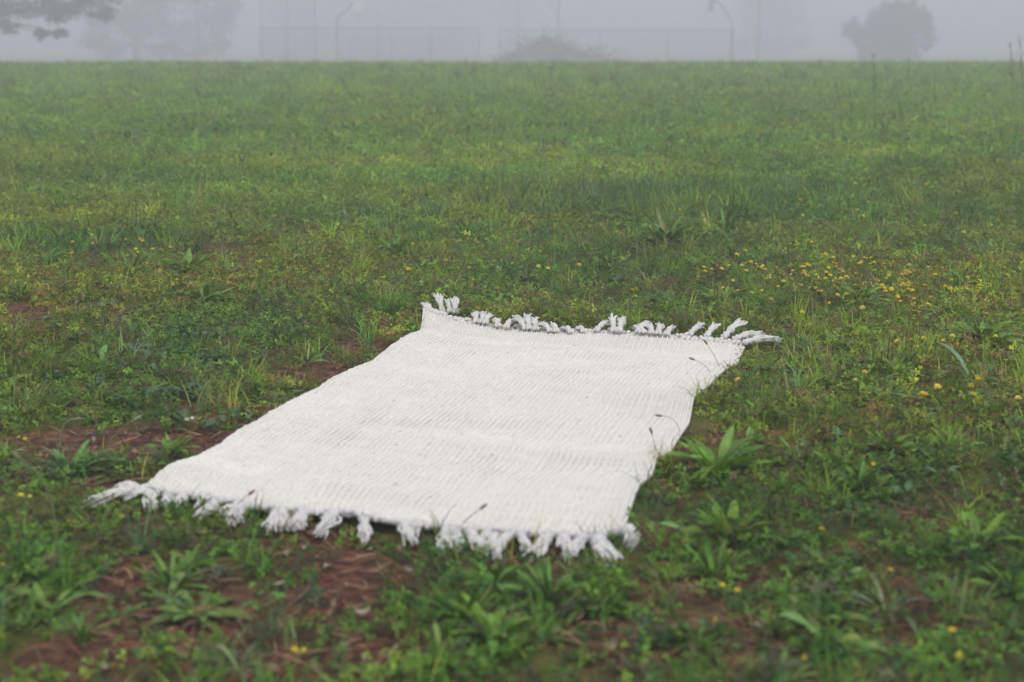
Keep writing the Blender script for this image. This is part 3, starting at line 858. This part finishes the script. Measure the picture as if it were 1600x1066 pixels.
for (px, py, lab) in [(1392, 912, "single yellow flower above the silvery arching plant"), (905, 950, "yellow flower beside the thin-leaved tuft below the rug"), (1075, 862, "yellow flower under the broad plantain by the rug corner"), (1490, 1020, "yellow flower in the lower right corner, the upper of two"), (1492, 1056, "yellow flower in the lower right corner, the lower of two"),
                      (1262, 1042, "yellow flower at the bottom edge right of centre"), (1155, 945, "bright yellow flower with a second one just left of it"), (1122, 940, "yellow flower just left of the bright one at lower right"), (1115, 985, "orange-yellow flower left of the silvery arching plant"), (450, 1052, "yellow flower at the bottom edge left of centre"), (482, 1045, "pale yellow flower beside the one at the bottom edge"),
                      (10, 905, "yellow flower at the left border above the flat rosette"), (45, 792, "pale yellow flower at left, the larger of a pair"), (30, 796, "pale yellow flower at left, the smaller of a pair"), (40, 695, "yellow flower on the bare soil at the left border"), (28, 697, "yellow flower nearest the left border on the bare soil"), (1055, 1003, "yellow flower low in the foreground right of centre"), (1280, 852, "yellow flower in the clover right of the broad plantain"), (1365, 742, "yellow flower under the light green rosette"), (1350, 745, "orange-tinged flower under the light green rosette"), (185, 832, "yellow flower on dead needles at left")]:
    flower(px, py, lab, group=None, s=.72)

# brown seed spikes of the plantains
def spike_mesh(seed):
    rr = np.random.default_rng(seed); g = Geo()
    H = .10; bend = rr.normal(0, .012, 2)
    P = [np.array([bend[0] * t * t, bend[1] * t * t, H * t]) for t in np.linspace(0, 1, 8)]
    tube(g, P, .0011, 5, (.16, .11, .05))
    for k in range(46):
        t = rr.uniform(.32, 1); a = rr.uniform(0, 6.28)
        p = np.array([bend[0] * t * t, bend[1] * t * t, H * t]) + np.array([math.cos(a), math.sin(a), .2]) * .0018
        blob(g, p, (.0012, .0012, .0022), 4, 3, np.array([.27, .155, .075]) * rr.uniform(.6, 1.3), 0, (math.cos(a), math.sin(a), 1.6))
    return g.mesh("seed_spike", M_stem, True)
SP = [spike_mesh(s) for s in range(4)]
def spike(px, py, hpx, label, group=None):
    p = at(px, py)
    o = link("seed_spike", random.choice(SP)); o.location = p - np.array([0, 0, .004])
    o.rotation_euler = (random.gauss(0, .10), random.gauss(0, .10), random.uniform(0, 6.28))
    s = hpx * p[1] / F / .10; o.scale = (max(.8, s * .8), max(.8, s * .8), s)
    tag(o, label, "seed head", group)
for i in range(38):
    spike(random.gauss(1400, 75), random.gauss(430, 26), random.uniform(26, 46), "brown plantain seed spike around the yellow flower patch", "brown seed spikes")
for i in range(20):
    spike(random.gauss(1180, 38), random.gauss(398, 14), random.uniform(22, 38), "brown plantain seed spike right of the dark spiky clumps", "brown seed spikes")
for (px, py, h, lab) in [(1042, 440, 36, "lone brown spike in front of the largest spiky clump"), (1270, 488, 40, "dry spike left of the plantain before the flower patch"), (1385, 540, 30, "short rusty spike in the soil right of the rug"), (1395, 560, 26, "rusty spike beside the short one right of the rug"), (192, 832, 60, "rust-coloured spike under the near left fringe"), (181, 812, 40, "pale dry spike next to the rust-coloured one by the fringe"), (1130, 868, 34, "orange-brown spike under the broad plantain by the rug corner"), (438, 850, 46, "dry spike below the near fringe left of centre"), (975, 425, 30, "brown spike right of the small dark plantain")]:
    spike(px, py, h, lab)

# long thin stalks
def stalk(name, path, rad, head, label, cat="grass stalk", tone=(.11, .16, .06), htone=(.20, .15, .095), group=None):
    base = np.asarray(path[0], float)
    o = link(name, None); o.location = base
    tag(o, label, cat, group)
    P = np.array(path, float) - base
    n = 12; t = np.linspace(0, 1, n)
    if len(P) == 2: C = P[0] + (P[1] - P[0]) * t[:, None] + np.array([1, 0, 0]) * (np.linalg.norm(P[1]) * .03 * np.sin(t * 3.14))[:, None]
    else: C = ((1 - t) ** 2)[:, None] * P[0] + (2 * t * (1 - t))[:, None] * (2 * P[1] - .5 * P[0] - .5 * P[2]) + (t ** 2)[:, None] * P[2]
    g = Geo(); tube(g, C, np.linspace(rad, rad * .6, n), 5, tone); g.build("stem", M_stem, o, True)
    g = Geo(); d = C[-1] - C[-3]; d /= np.linalg.norm(d)
    if head == "plantain":
        blob(g, C[-1] + d * .006, (.0042, .0042, .010), 7, 7, htone, .08, d)
        for q in range(14):
            a = random.uniform(0, 6.28); u, v = frame_of(d); dd = (u * math.cos(a) + v * math.sin(a)) * random.uniform(.6, 1) + d * .3
            tube(g, [C[-1] + d * .005, C[-1] + d * .004 + dd * .010], [.0004, .0006], 3, (.55, .50, .38))
    elif head == "bud":
        blob(g, C[-1] + d * .005, (.0027, .0027, .0085), 7, 7, htone, .06, d)
    else:                                                # open seed panicle
        L = np.linalg.norm(P[-1])
        for q in range(30):
            t_ = random.uniform(.68, 1); k = min(n - 2, int(t_ * (n - 1))); b = C[k] + (C[k + 1] - C[k]) * (t_ * (n - 1) - k)
            a = random.uniform(0, 6.28); u, v = frame_of(d); l = L * random.uniform(.02, .07) * (1.3 - t_) * 2
            e = b + (u * math.cos(a) + v * math.sin(a)) * l * .5 + d * l
            tube(g, [b, e], [.0005, .0004], 3, tone)
            blob(g, e, (.0016, .0016, .004), 4, 3, np.array(htone) * random.uniform(.8, 1.4), 0, e - b)
    g.build("seed_head", M_stem, o, True)
    return o
c7 = lambda x, y: (1150 + x / 3.047, 50 + y / 3.047)
TALL = [((630, 690), (655, 118), "tallest seeding grass stalk in front of the round misty tree"), ((535, 660), (541, 275), "dark straight grass stalk left of the round tree"), ((512, 600), (475, 255), "thin grass stalk leaning left, left of the round tree"), ((825, 690), (768, 300), "grass stalk leaning left below the round tree"), ((780, 470), (822, 128), "grass stalk leaning right against the round tree"), ((897, 655), (887, 335), "dark rod-like grass stalk below the round tree's right side"), ((765, 740), (680, 395), "grass stalk leaning far left below the round tree"),
        ((1288, 640), (1306, 62), "tall seed stalk against the fog near the right border"), ((1278, 670), (1222, 355), "pale seeding stalk bending left near the right border"), ((1345, 640), (1350, 25), "tallest stalk at the extreme right border"), ((960, 660), (1022, 430), "slanting dark stalk right of the rod-like one"), ((90, 650), (118, 505), "short dark stalk at the left of the tall grass"), ((168, 660), (152, 212), "blurred pale stalk left of the tall grass group"), ((440, 640), (462, 420), "faint stalk between the dark straight ones"), ((1085, 480), (1104, 200), "blurred distant stalk right of the round tree"), ((940, 500), (945, 255), "blurred stalk in the distance under the round tree"), ((590, 620), (612, 400), "low stalk next to the tallest seeding one"), ((700, 690), (722, 560), "short leaning stalk in the tall grass")]
for (b, t, lab) in TALL:
    p = at(*c7(*b)); q = at_depth(*c7(*t), p[1] + .03)
    pale = "pale" in lab
    stalk("grass_stalk", [p, q], .0016, "panicle", lab, tone=(.16, .20, .11) if pale else (.11, .14, .065), htone=(.30, .30, .24) if pale else (.16, .135, .09))
HEADS = [((1500, 400), (1505, 272), "plantain flower head on a tall stalk, upper of a pair on the right"), ((1492, 400), (1503, 297), "plantain flower head on a tall stalk, lower of a pair on the right"), ((1540, 360), (1538, 278), "plantain flower head right of the pair near the right border"), ((1585, 380), (1587, 305), "plantain flower head nearest the right border"), ((391, 250), (392, 168), "pale flower head on a thin stalk far off left of centre"), ((344, 290), (340, 213), "pale flower head on a short stalk far off at left"), ((520, 270), (520, 202), "faint flower head far off between centre and left"), ((680, 240), (681, 182), "faint flower head far off above the rug's left corner"), ((28, 330), (28, 247), "pale flower head at the left border"), ((380, 380), (378, 250), "dark thin stalk above the bluish spiky clump"), ((713, 270), (712, 218), "thin stalk in mid field above the rug"), ((1233, 320), (1234, 290), "tiny grey flower head right of the dark clumps"), ((1368, 520), (1365, 440), "long stalk standing in the yellow flower patch"), ((1440, 490), (1447, 400), "pale long stalk right of the yellow flower patch"),
         ((165, 330), (168, 245), "faint dark stalk by the spiky plantain at upper left"), ((1093, 240), (1096, 190), "faint flower head far off above the dark clumps")]
for (b, t, lab) in HEADS:
    p = at(*b); q = at_depth(*t, p[1] + .02)
    stalk("plantain_stalk", [p, q], .0011, "plantain", lab, cat="plant stalk", tone=(.10, .14, .06), htone=(.20, .15, .09))
def over(path_px, label, head="bud", rad=.0008, lift=(0, .06, .08), **k):
    p = at(*path_px[0]); q = [p]
    for (xy, dy) in zip(path_px[1:], (-.01, -.02)):
        q.append(at_depth(*xy, p[1] + dy))
    k.setdefault("tone", (.19, .18, .10))
    stalk("plantain_stalk", q, rad, head, label, cat="plant stalk", **k)
over([(1063, 690), (1056, 660), (1033, 650)], "arching bud stalk bending over the rug's right edge")
over([(1028, 720), (1023, 695), (1018, 676)], "short bud stalk at the rug's right edge beside the large plantain")
over([(1118, 600), (1105, 575), (1084, 562)], "bud stalk leaning over the rug near its far right corner")
over([(1130, 588), (1118, 560), (1104, 537)], "thin bare stalk leaning on the rug by its far right corner", tone=(.14, .12, .07))
over([(700, 838), (725, 815), (752, 794)], "blurred bud stalk slanting over the rug's near edge", rad=.0010)
over([(345, 812), (368, 790), (390, 772)], "brown spike slanting over the rug's near left edge", rad=.0010, htone=(.24, .13, .08))
over([(80, 915), (82, 790), (30, 715)], "long pale bent stalk rising from the flat rosette at left", rad=.0016, tone=(.18, .23, .11), htone=(.22, .24, .12))
over([(95, 705), (98, 668), (118, 655)], "pale curved blade arching up on the bare soil at left", rad=.0024, tone=(.20, .26, .15), htone=(.22, .24, .14))
over([(150, 720), (180, 680), (212, 655)], "pale slanting stalk above the grassy plantain at left", rad=.0013, tone=(.18, .23, .12), htone=(.30, .32, .20))

# small odds and ends on the ground
def scrap(px, py, wpx, tone, name, label, cat, curl=.4):
    p = at(px, py); W = wpx * p[1] / F
    g = Geo(); m = 9
    U, V = np.meshgrid(np.linspace(-1, 1, m), np.linspace(-1, 1, m))
    r = np.sqrt(np.clip(1 - U ** 2 * .0, 0, 1)); X = U * W / 2; Y = V * np.sqrt(np.clip(1 - U ** 2, .02, 1)) * W * .32
    Z = curl * W * (U ** 2 * .25 + (V * .5) ** 2) + .10 * W * (vnoise(U * 2 + px, V * 2, 5) - .3)
    i, j = np.meshgrid(np.arange(m - 1), np.arange(m - 1), indexing='ij'); a = i * m + j
    top = np.stack([X, Y, Z + .012], -1).reshape(-1, 3)
    f = np.stack([a, a + 1, a + m + 1, a + m], -1).reshape(-1, 4)
    g.add(top, f, tone); b = g.n
    g.add(top - np.array([0, 0, .0012]), f[:, ::-1], tone)
    ring = np.concatenate([np.arange(m), np.arange(1, m) * m + m - 1, (m - 1) * m + np.arange(m - 2, -1, -1), np.arange(m - 2, 0, -1) * m])
    k2 = np.roll(ring, -1)
    g.f.append(np.stack([ring, ring + m * m, k2 + m * m, k2], -1))
    o = g.build(name, M_petal, smooth=True); o.location = p; o.rotation_euler = (random.gauss(0, .25), random.gauss(0, .2), random.uniform(-.6, .6))
    tag(o, label, cat)
scrap(297, 664, 17, (.75, .70, .66), "fallen_petal", "white petal lying on the bare soil left of the rug", "petal")
scrap(568, 976, 26, (.42, .34, .25), "dry_leaf", "curled beige dry leaf in the foreground below the rug", "leaf", 1.2)
scrap(450, 835, 20, (.50, .46, .44), "dry_leaf", "grey scrap of dead leaf under the near fringe", "leaf", .3)
scrap(315, 843, 18, (.34, .22, .14), "dry_leaf", "pale brown scrap lying below the near left fringe", "leaf", .3)
scrap(755, 368, 26, (.36, .29, .20), "dry_leaf", "flat straw-coloured scrap in the field behind the rug", "leaf", .2)
scrap(950, 1028, 30, (.40, .28, .20), "dry_leaf", "brown crumpled leaf by the thin-leaved tuft in the foreground", "leaf", .9)
scrap(440, 925, 18, (.45, .38, .26), "dry_leaf", "narrow tan leaf scrap in the lower left foreground", "leaf", .6)
scrap(183, 668, 12, (.62, .55, .48), "dry_leaf", "little pale scrap on soil left of the white petal", "leaf", .3)
scrap(1385, 615, 16, (.34, .20, .12), "dry_leaf", "reddish dead leaf scrap in the clover right of the rug", "leaf", .5)
# ------------------------------------------------------------------ beyond the crest of the field
D = 104.0
def far(px, py, Y=D): return at_depth(px, py, Y)
def tree(name, px, Y, clumps, trunk_r, label, leaf=.16, per=900, tone=(.045, .070, .030), seed=1, group=None, trunk_px=None, stems=1):
    """clumps: (px, py, radius in px, flattening) outline of the crown as laid out at distance Y"""
    rr = np.random.default_rng(seed)
    bx = at_depth(trunk_px if trunk_px is not None else px, 90, Y)[0]
    base = np.array([bx, Y, float(terrain(bx, Y)) - .05])
    root = link(name, None); root.location = base
    tag(root, label, "tree", group)
    gt, gl = Geo(), Geo()
    C = []
    for (cx, cyy, r, fl) in clumps:
        p = at_depth(cx, cyy, Y); p[1] += rr.normal(0, .35) * r / F * Y * 1.2
        C.append((p - base, r / F * Y, fl))
    zs = [c[0][2] for c in C]; top = max(zs)
    bark = np.array([.060, .050, .042])
    fork = np.array([0, 0, max(.35, .30 * top)])
    for s in range(stems):
        off = np.array([rr.normal(0, .25 * (stems > 1)), rr.normal(0, .25 * (stems > 1)), 0])
        P = [off + np.array([rr.normal(0, .04), rr.normal(0, .04), 0]) * k + np.array([0, 0, fork[2] * k / 4]) for k in range(5)]
        tube(gt, P, np.linspace(trunk_r * 1.25, trunk_r * .85, 5), 9, bark)
        axis = P[-1]
        tip = np.array([np.mean([c[0][0] for c in C]) * .5, 0, top])
        Q = [axis + (tip - axis) * t + np.array([rr.normal(0, .1), rr.normal(0, .1), 0]) * (t > 0) for t in np.linspace(0, 1, 7)]
        tube(gt, Q, np.linspace(trunk_r * .85, trunk_r * .15, 7), 8, bark)
    for (c, r, fl) in C:
        # limb from the stem to the clump, then twigs through it
        hz = np.clip(c[2] * .55, fork[2] * .7, top * .8)
        s = np.array([tip[0] * hz / top, 0, hz])
        m = (s + c) / 2 + np.array([0, 0, .12 * np.linalg.norm(c - s)])
        P = [(1 - t) ** 2 * s + 2 * t * (1 - t) * m + t * t * c for t in np.linspace(0, 1, 7)]
        tube(gt, P, np.linspace(trunk_r * .45, trunk_r * .12, 7), 6, bark)
        nsub = int(12 + 6 * r)
        sub = rr.normal(size=(nsub, 3)); sub /= np.linalg.norm(sub, axis=1)[:, None]
        sub = c + sub * (r * rr.uniform(.35, .95, (nsub, 1))) * np.array([1, 1, fl])
        for q in sub[:10]:
            tube(gt, [c, (c + q) / 2 + rr.normal(0, .08, 3), q], [trunk_r * .10, trunk_r * .07, .01], 4, bark)
        nl = int(per * r)
        which = rr.integers(0, nsub, nl)
        L = sub[which] + rr.normal(0, .17 * r, (nl, 3)) * np.array([1, 1, .8])
        a = rr.normal(size=(nl, 3)); a /= np.linalg.norm(a, axis=1)[:, None]
        b = rr.normal(size=(nl, 3)); b -= a * (a * b).sum(1)[:, None]; b /= np.linalg.norm(b, axis=1)[:, None]
        sz = leaf * rr.uniform(.6, 1.4, nl)[:, None]
        V = np.stack([L - a * sz * .5, L + b * sz * .28, L + a * sz * .5, L - b * sz * .28], 1)
        tn = np.array(tone) * rr.uniform(.7, 1.4, (nsub, 1))[which] * rr.uniform(.8, 1.2, (nl, 1))
        low = V[..., 2] + base[2] > big_z(Y) + .02
        V[..., 2] = np.maximum(V[..., 2], big_z(Y) - base[2] + .03)
        gl.add(V.reshape(-1, 3), np.arange(nl)[:, None] * 4 + np.arange(4)[None], np.repeat(tn, 4, 0))
    gt.build("trunk", M_bark, root, True)
    gl.build("crown", M_tree, root)
    return root
tree("round_tree", 1388, 106, [(1334, 44, 16, 1), (1344, 60, 24, 1), (1364, 76, 22, .9), (1368, 40, 26, 1), (1390, 30, 28, .9), (1418, 44, 36, 1), (1392, 62, 34, .9), (1416, 74, 22, .9), (1438, 50, 24, 1), (1452, 34, 15, 1), (1388, 14, 14, .9), (1416, 17, 19, .9), (1438, 24, 15, .9), (1402, 12, 13, .9), (1395, 86, 26, .5), (1420, 86, 16, .6), (1356, 88, 20, .6), (1446, 70, 12, .9)], .16,
     "compact rounded tree fading into fog on the right", seed=3, per=1750, leaf=.16, stems=2, tone=(.048, .078, .032))
tree("field_tree", 215, 122, [(150, 62, 26, .9), (190, 40, 40, .9), (180, 78, 26, .5), (235, 55, 40, .9), (215, 10, 50, .9), (260, 78, 26, .5), (150, 20, 36, .9), (255, 15, 40, .9), (205, -45, 60, .9), (140, -30, 40, .9), (270, -40, 40, .9)], .28,
     "spreading pale tree left of the tall fence in thick fog", seed=5, per=800, leaf=.2)
tree("field_tree", 310, 126, [(290, 60, 34, .9), (330, 40, 36, .9), (345, 72, 22, .8), (310, 84, 20, .5), (320, 0, 46, .9), (350, 15, 26, .9), (300, -45, 50, .9), (275, 84, 14, .5)], .24,
     "second pale spreading tree, between the first one and the tall fence", seed=6, per=800, leaf=.2)
tree("overhanging_tree", -130, 60, [(25, 12, 34, .8), (14, 44, 17, .7), (75, 6, 36, .7), (95, 24, 24, .7), (70, 52, 14, .8), (92, 52, 13, .6), (130, 10, 26, .7), (160, 22, 18, .8), (150, -18, 40, .8), (60, -50, 70, .8), (-40, -30, 80, .8), (-120, -90, 130, .9), (-20, -130, 110, .9), (90, -110, 70, .9), (-220, -40, 100, .8), (-160, -200, 120, .9)], .15,
     "dark tree at upper left reaching drooping leafy boughs into the fog", seed=8, per=900, leaf=.13, tone=(.052, .056, .044), trunk_px=-130)
tree("misty_tree", 560, 205, [(470, 30, 60, .9), (520, -20, 80, 1), (600, 0, 90, 1), (660, 30, 70, .9), (720, 10, 60, .9), (580, 60, 60, .6), (500, 70, 46, .6), (690, 70, 50, .5), (620, -80, 100, .9)], .5,
     "ghostly wide tree behind the left stretch of fence", seed=12, per=220, leaf=.42)
tree("misty_tree", 1215, 180, [(1190, 40, 44, 1), (1225, 10, 40, 1), (1240, 55, 28, .9), (1175, 0, 40, 1), (1200, 75, 34, .5), (1210, -40, 50, .9), (1165, 70, 24, .7)], .35,
     "ghostly tree behind the wooden pole right of the hoop", seed=14, per=420, leaf=.32)
tree("misty_tree", 880, 210, [(780, -10, 50, .9), (800, 20, 40, .9), (840, -40, 60, .9)], .4,
     "barely visible tree high behind the brush pile", seed=15, per=200, leaf=.42)

# chain-link fences
def fence(px0, px1, top_px, Y, posts, label, name="chain_link_fence", rails=True, Y1=None, mesh_cell=.075):
    a = far(px0, top_px, Y); b = far(px1, top_px, Y1 or Y)
    root = link(name, None); zb = float(big_z(Y)); root.location = (a[0], Y, zb)
    tag(root, label, "fence")
    org = np.array([a[0], Y, zb]); H = a[2] - zb; W = b[0] - a[0]
    steel = (.10, .105, .11)
    for px in posts:
        x = far(px, top_px, Y)[0] - a[0]
        g = Geo(); tube(g, [(x, 0, 0), (x, 0, H + .03)], .042, 8, steel); blob(g, (x, 0, H + .05), (.048, .048, .03), 8, 5, steel)
        g.build("post", M_metal, root, True)
    g = Geo(); tube(g, [(0, 0, H), (W, 0, H)], .030, 8, steel); g.build("top_rail", M_metal, root, True)
    g = Geo(); c = mesh_cell; n = int((W + H) / c) + 1; V = []; wd = .0035
    for k in range(n):
        for sg in (1, -1):
            x0 = k * c - H if sg > 0 else k * c; x1 = x0 + sg * H
            z0, z1 = 0., H
            lo, hi = (x0, x1) if sg > 0 else (x1, x0)
            def clipz(x): return (x - x0) / (x1 - x0) * H
            if hi <= 0 or lo >= W: continue
            p = sorted([(max(lo, 0.), clipz(max(lo, 0.))), (min(hi, W), clipz(min(hi, W)))])
            (xa, za), (xb, zb_) = p
            yy = .006 * sg
            V.append([[xa - wd, yy, za], [xa + wd, yy, za], [xb + wd, yy, zb_], [xb - wd, yy, zb_]])
            V.append([[xa, yy - wd, za], [xa, yy + wd, za], [xb, yy + wd, zb_], [xb, yy - wd, zb_]])
    V = np.array(V); g.add(V.reshape(-1, 3), np.arange(len(V))[:, None] * 4 + np.arange(4)[None], steel)
    g.build("wire_mesh", M_metal, root)
fence(405, 748, 43.5, 106, [405, 445, 590, 672, 748], "long chain-link fence stretching left of the gap")
fence(780, 1146, 46, 107, [780, 938, 1043, 1146], "long chain-link fence stretching right behind the brush pile")
fence(548, 676, 60, 118, [548, 612, 676], "low wire fence behind the long left fence, ending at centre", mesh_cell=.1)
fence(405, 490, -62, 109, [405, 446, 490], "tall wire backstop rising above the left end of the fence", name="backstop_fence")

# basketball hoops facing one another
def hoop(px, bend_px, board_px, side, Y, label):
    b = far(px, 96, Y); zb = float(big_z(Y))
    root = link("basketball_hoop", None); root.location = (b[0], Y, zb - .02)
    tag(root, label, "basketball hoop")
    org = np.array([b[0], Y, zb - .02])
    dark = (.045, .045, .05)
    bend = far(*bend_px, Y) - org; arm = far(*board_px, Y) - org
    if side > 0: arm_pts = [bend, bend + (arm - bend) * .5, arm]
    else: arm_pts = [bend, bend + (arm - bend) * np.array([.35, 1, .55]), bend + (arm - bend) * np.array([.62, 1, .88]), arm]
    g = Geo(); tube(g, [(0, 0, 0), bend * np.array([0, 0, 1]), *arm_pts], .062, 10, dark); g.build("pole", M_metal, root, True)
    bx = arm[0] + side * .06; K = Y / 84; bz = 2.94 * K
    # fan-shaped steel board, edge-on to the camera, turned a little
    gb = Geo()
    prof = [(a_ * K, b_ * K) for (a_, b_) in [(-.68, 0), (-.70, .35), (-.52, .72), (-.2, .90), (.2, .90), (.52, .72), (.70, .35), (.68, 0)]]
    n = len(prof); t = .02
    v = [(x_, y_, z_) for x_ in (-t, t) for (y_, z_) in prof]
    gb.add(v, [[k, (k + 1) % n, n + (k + 1) % n, n + k] for k in range(n)], (.82, .83, .85) if side > 0 else (.22, .22, .23))
    gb.f.append(np.array([list(range(n))])); gb.f.append(np.array([list(range(n, 2 * n))[::-1]]))
    o = gb.build("backboard", M_metal, root); o.location = (bx, 0, bz); o.rotation_euler = (0, 0, (-.30 if side > 0 else .10))
    g = Geo(); a = np.linspace(0, 2 * math.pi, 25)
    tube(g, np.stack([bx + side * K * (.30 + .23 * np.cos(a)), .23 * K * np.sin(a), np.full(25, 3.05 * K)], -1), .014, 6, (.16, .05, .03), cap=False)
    tube(g, [(bx, 0, 3.05 * K), (bx + side * .08 * K, 0, 3.05 * K)], .03, 6, (.16, .05, .03))
    g.build("rim", M_metal, root, True)
hoop(528, (528, 28), (559, -2), 1, D, "basketball hoop with pale board on a slanted-neck pole, left of the brush pile")
hoop(1142, (1142, 32), (1113, 1), -1, D, "basketball hoop on a curved-neck pole at the fence's right end")

def pole(name, px, Y, top_z, r, tone, label, collar=None, mat=None):
    b = far(px, 90, Y); zb = float(big_z(Y)) - .05
    root = link(name, None); root.location = (b[0], Y, zb); tag(root, label, "pole")
    g = Geo(); tube(g, [(0, 0, 0), (0, 0, top_z * .5), (0, 0, top_z)], [r, r * .9, r * .75], 10, tone); g.build("shaft", mat or M_metal, root, True)
    if collar:
        z0 = far(px, collar[1], Y)[2] - zb; z1 = far(px, collar[0], Y)[2] - zb
        g = Geo(); tube(g, [(0, 0, z0), (0, 0, z0 + .06), (0, 0, z1 - .06), (0, 0, z1)], [r * 1.6, r * 2.6, r * 2.6, r * 1.6], 10, np.array(tone) * .6); g.build("control_box", mat or M_metal, root, True)
    return root
pole("light_pole", 872, 122, 9.5, .085, (.10, .10, .105), "thin tall pole with a dark box, just right of the brush pile's peak", (50, 66))
pole("light_pole", 810, 130, 9.5, .075, (.13, .13, .135), "thinner tall pole standing left of the brush pile's peak")
u = pole("utility_pole", 1184, 126, 9.8, .17, (.20, .13, .085), "brownish wooden pole between the right hoop and the round tree", mat=M_bark)
b_ = u; g = Geo(); box(g, (-1.1, -.09, 9.0), (1.1, .09, 9.16), (.16, .11, .08)); g.build("crossarm", M_bark, b_)

# heap of cut brush
def brush_pile():
    Y = 80.0; c = far(855, 94, Y); zb = float(big_z(Y))
    root = link("brush_pile", None); root.location = (c[0], Y, zb)
    tag(root, "heap of cut branches and dirt in front of the right fence", "brush pile")
    rr = np.random.default_rng(21); sc = Y / F; k_ = Y / 80
    def hgt(x):                                         # silhouette in metres from the heap's middle
        px = 855 + x / sc
        y = np.interp(px, [775, 795, 815, 835, 848, 862, 885, 905, 930, 960], [96, 86, 76, 62, 55, 60, 72, 80, 88, 97])
        return (96 - y) * sc
    g = Geo()
    nx, ny = 60, 30
    X, T = np.meshgrid(np.linspace(-2.9, 3.8, nx), np.linspace(-1, 1, ny), indexing='xy')
    Hh = hgt(X) * .74; Yy = T * 2.2
    Z = Hh * np.sqrt(np.clip(1 - T ** 2, 0, 1)) * (.85 + .3 * fbm(X * 1.7 + 5, T * 4, 4, 3)) + .02
    i, j = np.meshgrid(np.arange(ny - 1), np.arange(nx - 1), indexing='ij'); a = i * nx + j
    cc = np.array([.15, .115, .08]) * (.7 + .7 * fbm(X * 3, T * 6, 2, 2))[..., None]
    g.add(np.stack([X, Yy, Z], -1).reshape(-1, 3), np.stack([a, a + 1, a + nx + 1, a + nx], -1).reshape(-1, 4), cc.reshape(-1, 3))
    g.build("dirt_mound", M_bark, root, True)
    g = Geo()
    for k in range(520):
        x = rr.uniform(-2.9, 3.6); h = hgt(x)
        y = rr.uniform(-2, 2); z = max(.05, h * math.sqrt(max(0, 1 - (y / 2.2) ** 2)) * rr.uniform(.55, 1.0))
        L = rr.uniform(.4, 1.9); az = rr.uniform(0, 6.28); el = rr.normal(.05, .35)
        d = np.array([math.cos(az) * math.cos(el), math.sin(az) * math.cos(el), math.sin(el)])
        p = np.array([x, y, z]); q = p + d * L; mm = (p + q) / 2 + rr.normal(0, .06, 3)
        for s_ in (p, mm, q): s_[2] = max(.02, s_[2])
        r = rr.uniform(.012, .04)
        tube(g, [p, mm, q], [r, r * .8, r * .35], 5, np.array([.22, .165, .12]) * rr.uniform(.4, 1.5))
    nl = 5200
    x = rr.uniform(-2.8, 3.5, nl); h = hgt(x); y = rr.uniform(-2.1, 2.1, nl)
    z = np.maximum(.04, h * np.sqrt(np.clip(1 - (y / 2.2) ** 2, 0, 1)) * rr.uniform(.3, 1.0, nl))
    a = rr.normal(size=(nl, 3)); a /= np.linalg.norm(a, axis=1)[:, None]; b = rr.normal(size=(nl, 3)); b /= np.linalg.norm(b, axis=1)[:, None]
    L = np.stack([x, y, z + .05], -1); sz = rr.uniform(.05, .13, (nl, 1))
    V = np.stack([L - a * sz * .5, L + b * sz * .3, L + a * sz * .5, L - b * sz * .3], 1)
    V[..., 2] = np.maximum(V[..., 2], .02)
    cc = np.array([[.10, .075, .05], [.07, .08, .04], [.14, .11, .075]])[rr.integers(0, 3, nl)]
    g.add(V.reshape(-1, 3), np.arange(nl)[:, None] * 4 + np.arange(4)[None], np.repeat(cc, 4, 0))
    g.build("twigs", M_bark, root)
    org = np.array(root.location)
    for pts, r in (([(846, 58, -.6), (870, 62, -1.3), (905, 82, -1.9)], .10), ([(846, 58, -.8), (826, 74, -1.6), (812, 94, -2.3)], .085), ([(848, 60, 0), (850, 50, .05), (846, 40, .1)], .05), ([(850, 50, .05), (854, 44, .1), (858, 38, .15)], .035), ([(905, 86, -1), (940, 90, -1.2), (952, 95, -1.3)], .06)):
        g = Geo(); P = np.array([far(px, py, Y + dy) for (px, py, dy) in pts]) - org
        P[:, 2] = np.maximum(P[:, 2], .03)
        tube(g, P, np.linspace(r, r * .55, len(P)), 7, (.24, .19, .145)); g.build("log", M_bark, root, True)
brush_pile()

# ------------------------------------------------------------------ the fog
def make_haze():
    m = bpy.data.materials.new("fog_air"); m.use_nodes = True; t = m.node_tree
    t.nodes.remove(t.nodes["Principled BSDF"])
    v = t.nodes.new("ShaderNodeVolumePrincipled")
    v.inputs["Color"].default_value = (.800, .802, .876, 1)
    v.inputs["Density"].default_value = HAZE_DENSITY
    v.inputs["Anisotropy"].default_value = 0.0
    t.links.new(v.outputs[0], t.nodes["Material Output"].inputs["Volume"])
    m.cycles.homogeneous_volume = True
    g = Geo(); box(g, (-250, -70, -3.0), (250, 250, 14.5))
    o = g.build("haze", m); tag(o, "thick pale morning fog filling the air over the field", "fog", kind="stuff")
make_haze()
